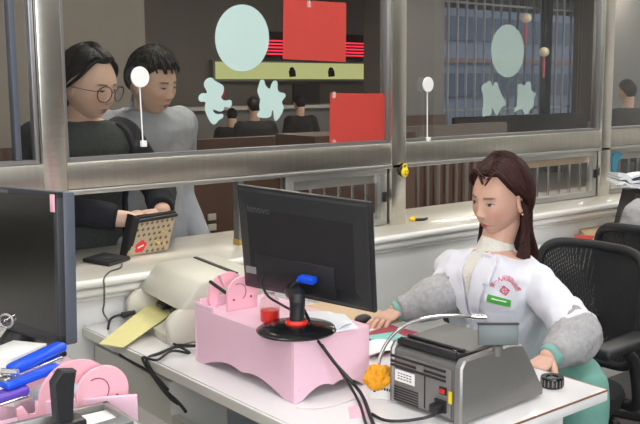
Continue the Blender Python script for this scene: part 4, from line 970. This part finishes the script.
# ---------------------------------------------------------------- office chairs
def office_chair(name, label, loc, yaw, back_h=(.46, .98), w=.50, arms=True, group=None):
    f = Fig((loc[0], loc[1], 0), yaw); t = thing(name, label, 'chair', (loc[0], loc[1], 0), 0, group)
    b = B(); b.rings([sup(f.P(0, 0, u), f.F, f.L, .23 * k, .24 * k, 32, 3) for u, k in ((.42, .86), (.425, .97), (.455, 1), (.475, .97), (.482, .85))]); b.build('seat', 'chair_fabric', t)
    def bp(l, u): return f.P(-.235 - .05 * (u - .45) + .05 * (1 - (l / (w / 2)) ** 2) * -1, l, u)
    z0, z1 = back_h; out = []
    for k in range(44):
        a = 2 * PI * k / 44; ca, sa = math.cos(a), math.sin(a); l = math.copysign(abs(ca) ** .38, ca) * w / 2; u = (z0 + z1) / 2 + math.copysign(abs(sa) ** .38, sa) * (z1 - z0) / 2
        out.append(bp(l * (.86 + .14 * (u - z0) / (z1 - z0)), u))
    b = B(); rg = []
    for k, p_ in enumerate(out):
        d = (out[(k + 1) % 44] - out[k - 1]).normalized(); s1 = d.cross(f.F).normalized(); rg.append([p_ + s1 * math.cos(a) * .016 + f.F * math.sin(a) * .013 for a in [2 * PI * j / 10 for j in range(10)]])
    b.rings(rg, closed=True); b.build('back_frame', 'black', t)
    b = B(); c = f.P(-.285, 0, (z0 + z1) / 2); vc = [b.bm.verts.new(p_) for p_ in out]; inner = [[b.bm.verts.new(c + (p_ - c) * s_ + f.F * -.03 * (1 - s_)) for p_ in out] for s_ in (.7, .4, .12)]
    L_ = [vc] + inner
    for a, c2 in zip(L_[:-1], L_[1:]):
        for i in range(44): b.bm.faces.new((a[i], a[(i + 1) % 44], c2[(i + 1) % 44], c2[i]))
    b.bm.faces.new(L_[-1]); b.build('back_mesh', 'chair_mesh', t)
    B().tube([f.P(-.05, 0, .41), f.P(-.28, 0, .42), f.P(-.31, 0, .56), f.P(-.30, 0, .66)], [.028, .028, .026, .02], 12, smooth=4).build('back_bracket', 'black', t)
    if arms:
        for s_ in (1, -1):
            a = B(); a.tube([f.P(-.12, .22 * s_, .44), f.P(-.10, .285 * s_, .46), f.P(-.06, .29 * s_, .60), f.P(.0, .29 * s_, .655)], [.018, .02, .02, .018], 12, smooth=4).build('arm_post', 'black', t)
            a = B().box(f.P(.01, .285 * s_, .672), (.27, .075, .035), Rz(yaw), .014, 3).build('arm_pad', 'black', t)
    B().cyl(f.P(0, 0, .12), f.P(0, 0, .42), .026, .03).build('gas_lift', 'chrome', t)
    for k in range(5):
        a = yaw + .3 + 2 * PI * k / 5; d = V(math.cos(a), math.sin(a), 0)
        l = B().tube([V(loc[0], loc[1], .115), V(loc[0], loc[1], .115) + d * .14 + V(0, 0, -.01), V(loc[0], loc[1], .085) + d * .30], [.030, .026, .018], 10, flat=.8, ball=True).build('base_leg', 'black', t)
        q = V(loc[0], loc[1], .030) + d * .30; n_ = V(-d.y, d.x, 0); B().cyl(q - n_ * .022, q + n_ * .022, .030, seg=18).cyl(q, q + V(0, 0, .05), .008, seg=8).build('caster', 'black', l)
    return t
office_chair('office_chair', 'black mesh office chair the woman in the white coat sits on', (2.34, 1.825), math.radians(184), (.50, .905), .43)
office_chair('office_chair', 'black mesh office chair behind the seated woman chair, a grey jacket shape on it', (3.21, 1.83), math.radians(4), (.50, .93), .50, False)
# jacket shape on the far chair, standing in for a seated person
b = B()
b.rings([sup(V(2.985, 1.80, z), V(0, 1, 0), V(1, 0, 0), wy, wx, 32) for z, wx, wy in ((.58, .03, .13), (.62, .055, .16), (.80, .065, .17), (.93, .07, .175), (1.0, .06, .16), (1.03, .03, .11))])
b.tube([V(2.98, 1.64, .97), V(2.95, 1.61, .82), V(2.94, 1.64, .64)], [.06, .055, .045], 16, smooth=5, ball=True)
o = remeshed(b, 'jacket', 'sleeve', None, .009, 4, .012, 11); tag(o, 'grey jacket shape on the far black mesh chair, standing in for a seated person', 'jacket')

# ---------------------------------------------------------------- the woman at the counter
WY = math.radians(-68)
hw = V(1.328, 2.965, 1.452)
fw = Fig((1.31, 3.20, .86), math.radians(-75))
WP = thing('person', 'woman with glasses in black cardigan leaning at the counter, hands in a bag', 'person', (1.31, 3.20, 0))
HW = headT(hw, WY, math.radians(13), math.radians(2))
TW = [(0, .06, -.06, .17, .13), (0, .06, .05, .17, .125), (.03, .05, .18, .160, .115), (.09, .02, .28, .160, .115), (.15, -.01, .375, .170, .11), (.165, -.03, .43, .165, .09), (.17, -.035, .465, .12, .065), (.175, -.035, .48, .07, .055)]
sL, sR = fw.P(.15, .15, .405), fw.P(.15, -.20, .405)
wR_, wL_ = aty(126, 219, 2.86), aty(162, 212, 2.86)
eR, eL = V(1.13, 3.02, 1.06), V(1.62, 3.06, 1.08)
body('body', fw, HW, fw.P(.165, -.035, .445), [(f, l, u, w * .9, d * .88) for f, l, u, w, d in TW], [([sL, eL, wL_], [.045, .038, .028]), ([sR, eR, wR_], [.045, .038, .028]),
     ([fw.P(0, .09, 0), fw.P(0, .09, -.42), fw.P(-.02, .09, -.82)], [.08, .06, .045]), ([fw.P(0, -.09, 0), fw.P(0, -.09, -.42), fw.P(-.02, -.09, -.82)], [.08, .06, .045])],
     [dict(wr=wR_, fwd=(.88, -.15, -.25), up=(-.1, -.75, .7), thumb=-1, curl=(.7, .8, .5), sc=.95), dict(wr=wL_, fwd=(-.70, -.35, -.35), up=(.1, -.7, .7), thumb=1, curl=(.6, .7, .5), sc=.92)],
     SKIN_B, WP, sc=1.0, wid=1.10, openh=.0018)
b = B(); fw.torso(b, [(f, l, u, w * 1.03 + .004, d * 1.03 + .005) for f, l, u, w, d in TW[:-1]] + [(.172, -.035, .473, .085, .062)]); remeshed(b, 'green_jumper', 'green_knit', WP, .009, 3, .002, 14)
b = B()
for sgn, rows in ((1, None), (-1, None)):
    rg = []
    for f, l, u, w, d in TW[:-1]:
        w2_, d2 = w * 1.05 + .022, d * 1.05 + .022; r_o, r_i = [], []
        for k in range(15):
            a = math.radians(lerp(38 if sgn > 0 else 62, 181, k / 14) if sgn > 0 else lerp(50, 181, k / 14)); r_o.append((math.sin(a) * sgn, math.cos(a)))
        o1 = [fw.P(f + c * d2, l + s_ * w2_, u) for s_, c in r_o]; i1 = [fw.P(f + c * (d2 - .025), l + s_ * (w2_ - .025), u) for s_, c in reversed(r_o)]
        rg.append(o1 + i1)
    b.rings(rg)
for sh, el, wr in ((sL, eL, wL_), (sR, eR, wR_)):
    d = (wr - el); b.tube([sh, sh + (el - sh) * .5, el, el + d * .5, el + d * .90], [.075, .066, .062, .052, .044], 22, smooth=5, ball=False).sph(sh, .075, 3)
remeshed(b, 'cardigan', 'cardigan', WP, .008, 3, .005, 12)
hair_shell(HW, hline(.86, .45, .10, -.75), lambda az, el: .014 + (.018 if abs(az) > 1.8 else .008), 'hair', 'hair_black', WP, .001, part=-.012, sc=1.01)
B().sph(HW @ V(-.115, -.01, .05), .055, 3, (1, 1, .9)).build('hair_bun', 'hair_black', WP)
strands(HW, [([head_pt(s_ * .35, 1.0, .012, 0), head_pt(s_ * .9, .7, .014, 0), head_pt(s_ * 1.25, .35, .014, 0), head_pt(s_ * 1.6, .05, .014, 0), head_pt(s_ * 2.0, -.2, .016, 0)], .010) for s_ in (1, -1)], 'hair_lock', 'hair_black', WP, sc=1.01)
gl = B()
for s_ in (1, -1):
    gl.torus(HW @ V(.100, .034 * s_, -.006), .027, .0018, (HW.to_3x3() @ V(1, .25 * s_, -.10)), 36, 8)
    gl.tube([HW @ V(.096, .060 * s_, .004), HW @ V(.07, .082 * s_, .004), HW @ V(.0, .088 * s_, .0)], .0014, 6, smooth=3)
gl.tube([HW @ V(.104, .008, -.002), HW @ V(.107, 0, .001), HW @ V(.104, -.008, -.002)], .0014, 6)
gl.build('glasses', 'charcoal', WP)
B().tube([fw.P(.15 + .07 * math.cos(a), -.035 + .062 * math.sin(a), .475 - .045 * max(0, math.cos(a))) for a in [2 * PI * k / 24 for k in range(25)]], .0018, 6).build('necklace', 'cable', WP)
b = B()
for s_ in (1, -1): b.tube([fw.P(0, .09 * s_, 0), fw.P(0, .09 * s_, -.42), fw.P(-.02, .09 * s_, -.80)], [.105, .085, .07], 20, smooth=4, ball=False)
remeshed(b, 'trousers', 'denim', WP, .012, 2)
for s_ in (1, -1): B().box(fw.P(.03, .09 * s_, -.83), (.10, .24, .06), Rz(math.radians(15)), .02, 3).build('shoe', 'black', WP)

# handbag on the ledge
t = thing('handbag', 'beige patterned handbag with red patch leaning on the counter ledge, open black top', 'handbag', aty(148, 255, 2.78))
c4 = [aty(127, 257, 2.765), aty(168, 250.5, 2.765), aty(176, 215, 2.80), aty(138, 221.5, 2.80)]
b = B(); off = V(.01, .055, .0); o4 = [p_ + off for p_ in c4]
b.rings([[c4[0], c4[1], c4[2], c4[3]], [o4[0] + V(0, 0, .0), o4[1], o4[2], o4[3]]]); bmesh.ops.bevel(b.bm, geom=b.bm.edges[:], offset=.004, segments=2, affect='EDGES'); b.build('bag_body', 'motif', t)
bn = (c4[1] - c4[0]).cross(c4[3] - c4[0]).normalized()
if bn.y > 0: bn = -bn
def bagp(u, v, e=.001): return (c4[0] * (1 - u) + c4[1] * u) * (1 - v) + (c4[3] * (1 - u) + c4[2] * u) * v + bn * e
b = B()
for i in range(7):
    for j in range(6):
        u, v = (i + .5 + (j % 2) * .5) / 7.6, (j + .5) / 6.2
        if (u < .42 and v < .45): continue
        s_ = .042; b.bm.faces.new([b.bm.verts.new(bagp(*q)) for q in ((u - s_, v), (u, v - s_ * 1.3), (u + s_, v), (u, v + s_ * 1.3))])
b.build('printed_motifs', 'motif_dark', t, smooth=False)['kind'] = 'stuff'
b = B(); b.bm.faces.new([b.bm.verts.new(bagp(.26 + .13 * math.cos(a) * (1 + .12 * math.sin(5 * a)), .24 + .17 * math.sin(a) * (1 + .12 * math.sin(5 * a)), .002)) for a in [2 * PI * k / 30 for k in range(30)]]); b.build('red_patch', 'red', t, smooth=False)
b = B(); b.bm.faces.new([b.bm.verts.new(bagp(u, v, .0028)) for u, v in ((.20, .19), (.33, .25), (.32, .29), (.19, .23))]); b.build('patch_bar', 'white', t, smooth=False)
b = B()
for u, v in ((.62, .30), (.70, .26), (.78, .55), (.66, .48), (.85, .22)): b.sph(bagp(u, v, .003), .006, 2, (1, .5, 1))
b.build('metal_charms', 'brass', t)
B().tube([c4[3] + bn * .004, c4[2] + bn * .004, o4[2], o4[3], c4[3] + bn * .004], .0065, 10).build('top_edge', 'black', t)
b = B(); m0 = (c4[3] + o4[3]) / 2; m1_ = (c4[2] + o4[2]) / 2; b.rings([[c4[3], c4[2], o4[2], o4[3]], [p_ + V(0, 0, .012) for p_ in (c4[3] + V(.004, 0, 0), c4[2], o4[2], o4[3])]]); b.build('lining', 'dark_cloth', t)
b = B(); b.prism([(0, 0), (.020, 0), (.060, .125), (.035, .14)], aty(122, 257, 2.80), (1, 0, 0), (0, 0, 1), .05, .004).build('side_gusset', 'dark_cloth', t)

# ---------------------------------------------------------------- the man behind her
hm = V(1.655, 3.145, 1.460)
fm = Fig((1.665, 3.325, .88), math.radians(-76)); MP = thing('person', 'man with short black hair and pale grey zipped jacket looking down', 'person', (1.78, 3.34, 0))
HM = headT(hm, math.radians(-70), math.radians(14), math.radians(4))
TM = [(0, 0, -.06, .17, .13), (0, 0, .05, .165, .125), (.0, 0, .20, .165, .12), (.03, 0, .32, .185, .125), (.05, 0, .40, .20, .12), (.06, 0, .445, .185, .09), (.07, 0, .475, .12, .065), (.08, 0, .49, .07, .055)]
sL, sR = fm.P(.05, .185, .41), fm.P(.05, -.195, .41); eL, eR = fm.P(.02, .205, .13), fm.P(.03, -.25, .13); wL, wR = fm.P(.16, .20, -.08), fm.P(.15, -.22, -.07)
body('body', fm, HM, fm.P(.07, 0, .455), [(f, l, u, w * .9, d * .88) for f, l, u, w, d in TM], [([sL, eL, wL], [.048, .04, .028]), ([sR, eR, wR], [.048, .04, .028]),
     ([fm.P(0, .09, 0), fm.P(0, .09, -.42), fm.P(-.02, .09, -.84)], [.08, .06, .045]), ([fm.P(0, -.09, 0), fm.P(0, -.09, -.42), fm.P(-.02, -.09, -.84)], [.08, .06, .045])],
     [dict(wr=wL, fwd=(.1, -.6, -.5), up=(.9, 0, .1), thumb=1, sc=1), dict(wr=wR, fwd=(.1, -.6, -.5), up=(-.9, 0, .1), thumb=-1, sc=1)], SKIN_C, MP, sc=1.01, wid=1.03, openh=.0018)
b = B(); fm.torso(b, [(f, l, u, w * 1.06 + .014, d * 1.06 + .014) for f, l, u, w, d in TM[:-1]] + [(.075, 0, .485, .085, .066)])
for sh, el, wr in ((sL, eL, wL), (sR, eR, wR)):
    d = (wr - el); b.tube([sh, sh + (el - sh) * .5, el, el + d * .5, el + d * .93], [.078, .068, .060, .052, .044], 22, smooth=5).sph(sh, .078, 3)
remeshed(b, 'jacket', 'jacket', MP, .009, 4, .005, 11)
B().tube([fm.P(.072, 0, .465), fm.P(.085, 0, .495), fm.P(.095, .0, .535)], [.074, .070, .066], 28, smooth=3, cap=False).build('collar', 'jacket', MP)
b = B(); b.tube([fm.P(.155, 0, .44), fm.P(.155, 0, .40), fm.P(.168, 0, .33), fm.P(.155, 0, .1)], .0035, 8).build('zip', 'alu', MP)
q = fm.P(.06, .245, .30); B().box(q, (.004, .035, .028), Rz(math.radians(-60)), .001).build('sleeve_badge', 'label_ink', MP)
def mt(az, el): return .016 + .012 * max(0, math.sin(el)) + .004 * noise.noise(V(az * 5, el * 5, 1))
hair_shell(HM, hline(.62, .28, .06, -.35), mt, 'hair', 'hair_black', MP, .003, freq=70, sc=1.01)
random.seed(3); ln = []
for k in range(40):
    az = random.uniform(-1.3, 1.3); e0 = random.uniform(.75, 1.2); ln.append(([head_pt(az - .1, e0 + .2, .018, 0), head_pt(az, e0, .024, 0), head_pt(az + .12, max(.55, e0 - .22), .020, 0), head_pt(az + .2, max(.46, e0 - .40), .012, 0)], .006))
strands(HM, ln, 'hair_fringe', 'hair_black', MP, sc=1.01)
b = B()
for s_ in (1, -1): b.tube([fm.P(0, .09 * s_, 0), fm.P(0, .09 * s_, -.42), fm.P(-.02, .09 * s_, -.82)], [.105, .085, .07], 20, smooth=4)
remeshed(b, 'trousers', 'denim', MP, .012, 2)
for s_ in (1, -1): B().box(fm.P(.03, .09 * s_, -.85), (.10, .26, .06), Rz(math.radians(12)), .02, 3).build('shoe', 'black', MP)

# ---------------------------------------------------------------- far people put in the hall in place of reflected silhouettes
def far_person(label, px_, ytop, Y, yaw, w=1.0, arms=(.2, .05)):
    q = aty(px_, ytop, Y); H_ = q.z; k = H_ / 1.66; f = Fig((q.x, Y, .84 * k), yaw); t = thing('person', label, 'person', (q.x, Y, 0))
    T = [(f_ * k, l * k, u * k, w_ * k * w, d * k * w) for f_, l, u, w_, d in TM]; hT = headT(f.P(.09 * k, 0, .66 * k), yaw, .15)
    limbs = [([f.P(.04 * k, s_ * .19 * k, .40 * k), f.P(.03, s_ * .25 * k, .14 * k), f.P(arms[0], s_ * .16 * k, arms[1])], [.055 * k, .05 * k, .04 * k]) for s_ in (1, -1)]
    legs = [([f.P(0, s_ * .09 * k, 0), f.P(0, s_ * .09 * k, -.4 * k), f.P(0, s_ * .09 * k, -.80 * k)], [.08 * k, .06 * k, .045 * k]) for s_ in (1, -1)]
    body('body', f, hT, f.P(.07 * k, 0, .45 * k), [(a, b_, c, d * .9, e * .9) for a, b_, c, d, e in T], limbs + legs, [dict(wr=l[0][2], fwd=f.F, up=(0, 0, 1), thumb=1) for l in limbs], SKIN_C, t, sc=k, res=(50, 40))
    b = B(); f.torso(b, [(a, b_, c, d * 1.08 + .015, e * 1.08 + .015) for a, b_, c, d, e in T]); 
    for l in limbs: b.tube(l[0], [r + .03 for r in l[1]], 14, smooth=3).sph(l[0][0], l[1][0] + .035, 2)
    remeshed(b, 'coat', 'dark_cloth', t, .02, 2)
    b = B()
    for l in legs: b.tube(l[0], [r + .02 for r in l[1]], 12, smooth=3)
    b.build('trousers', 'dark_cloth', t); hair_shell(hT, hline(.7, .3, .0, -.7), lambda a, e: .018, 'hair', 'hair_black', t, .001, na=40, ne=12, sc=k)
    for l in legs: B().box(l[0][2] + V(0, -.03, -.02 * k), (.09, .22, .06), None, .015).build('shoe', 'black', t)
far_person('shorter dark far figure just right of the left cut-out character', 232, 106, 8.9, math.radians(60), 1.0, (.22, .2))
far_person('broader dark far figure seen at the left edge of the right cut-out character', 256, 94, 7.7, math.radians(75), 1.05)
far_person('slim dark far figure right of the cut-out characters', 302, 93, 8.8, math.radians(85), .8)
far_person('dark figure standing in the hall seen through the right edge pane', 634, 76, 5.0, math.radians(80), 1.1)

# ================================================================= RIGHT SIDE BACKGROUND
t = thing('desk', 'far white desk behind the seated woman, papers on it', 'desk', (3.5, 2.2, 0))
box('top', (2.85, 4.3), (2.12, 2.54), (.722, .75), 'white_lam', t, .003)
for x in (2.87, 4.26): box('side_panel', (x, x + .02), (2.14, 2.52), (0, .722), 'white_lam', t)
sheet('paper_stack', [(578, 234), (612, 231), (622, 244), (590, 247)], .751, 'tan', 'tan folder pile with red edge on the far desk behind the chair back', 'folders', .03)
sheet('paper_stack', [(552, 240), (585, 241), (590, 250), (552, 250)], .751, 'paper', 'pale papers on the far desk left of the tan folder', 'papers', .012)
sheet('paper_sheet', [(574, 235), (594, 236), (592, 241), (576, 241)], .782, 'red_paper', 'red slip lying at the corner of the tan folder pile', 'paper', .002)
sheet('paper_stack', [(602, 224), (640, 226), (640, 238), (600, 233)], .751, 'cream', 'cream papers below the black device at the right edge', 'papers', .04)
t = thing('label_printer', 'black device carrying white papers at the right edge of the picture', 'printer', (3.95, 2.35, .75))
q = ond(640, 213, 4.1); B().prism([(-.10, -.11), (.16, -.11), (.20, .10), (-.055, .10)], q, RT, (0, 0, 1), .22, .012).build('body', 'black', t); B().prism([(-.06, -.05), (.1, -.05), (.12, .05), (-.04, .05)], q - V(FW.x, FW.y, 0) * .112, RT, (0, 0, 1), .01, .003).build('front_panel', 'charcoal', t)
for k in range(5):
    z = .115 + k * .014; b = B(); n_ = 12; a = []
    for s_ in (0, 1): a.append([q + RT * (-.13 + .34 * i / n_ + .008 * (k % 2)) + V(FW.x, FW.y, 0) * (-.10 + .2 * s_) + V(0, 0, z + .012 * math.sin(i * .8 + k) + (.02 if i < 2 else 0) - .004 * k * (s_)) for i in range(n_ + 1)])
    va = [[b.bm.verts.new(p_) for p_ in r] for r in a]; 
    for i in range(n_): b.bm.faces.new((va[0][i], va[0][i + 1], va[1][i + 1], va[1][i]))
    r = bmesh.ops.extrude_face_region(b.bm, geom=b.bm.faces[:])
    for v in [g for g in r['geom'] if isinstance(g, bmesh.types.BMVert)]: v.co.z += .009
    tag(b.build('paper_sheet', 'paper'), 'curling white papers piled on the black device at the right edge', 'paper', 'papers on the black device')
t = thing('blue_cloth', 'blue cloth hung inside the barred window at the right edge', 'cloth', aty(618, 170, 2.72)); 
c0, c1 = aty(612, 153, 2.70), aty(625, 176, 2.70)
b = B(); b.prism(chaikin([(0, 0), (.085, .005), (.09, -.028), (.055, -.035), (.05, -.10), (.04, -.118), (.012, -.112), (.004, -.06)], 2), (c0.x, 2.704, c0.z), (1, 0, 0), (0, 0, 1), .010, .003).build('cloth', mat('blue_cloth', (.05, .22, .33), .8), t)
# computer trolley
tx, ty = 2.98, 1.33
t = thing('computer_trolley', 'grey wheeled trolley with black computer in the dark corner beyond the desk', 'trolley', (tx, ty, 0))
TR = T4((tx, ty, 0), -.1)
for z in (.12, .26): B().box((0, 0, z), (.50, .34, .018), bev=.003).xf(TR).build('shelf', 'hall_grey', t)
for x in (-.24, .24):
    for y in (-.16, .16): l = B().cyl((x, y, .06), (x, y, .27), .010, seg=8).xf(TR).build('post', 'hall_grey', t); B().cyl((x, y - .012, .03), (x, y + .012, .03), .03, seg=16).xf(TR).build('caster', 'black', l)
B().box((0, .0, .19), (.40, .28, .10), bev=.006).xf(TR).build('device_body', 'dark_cloth', t)
o = B().box((0, 0, 0), (.40, .26, .19), bev=.03, seg=3).xf(TR @ Matrix.Translation((0, 0, .365))).build('bag', 'dark_cloth'); tag(o, 'black bag lying on the top shelf of the grey trolley', 'bag')
o = B().box((-.201, -.04, .19), (.006, .05, .02), bev=.001).xf(TR).build('indicator', 'blue', t)
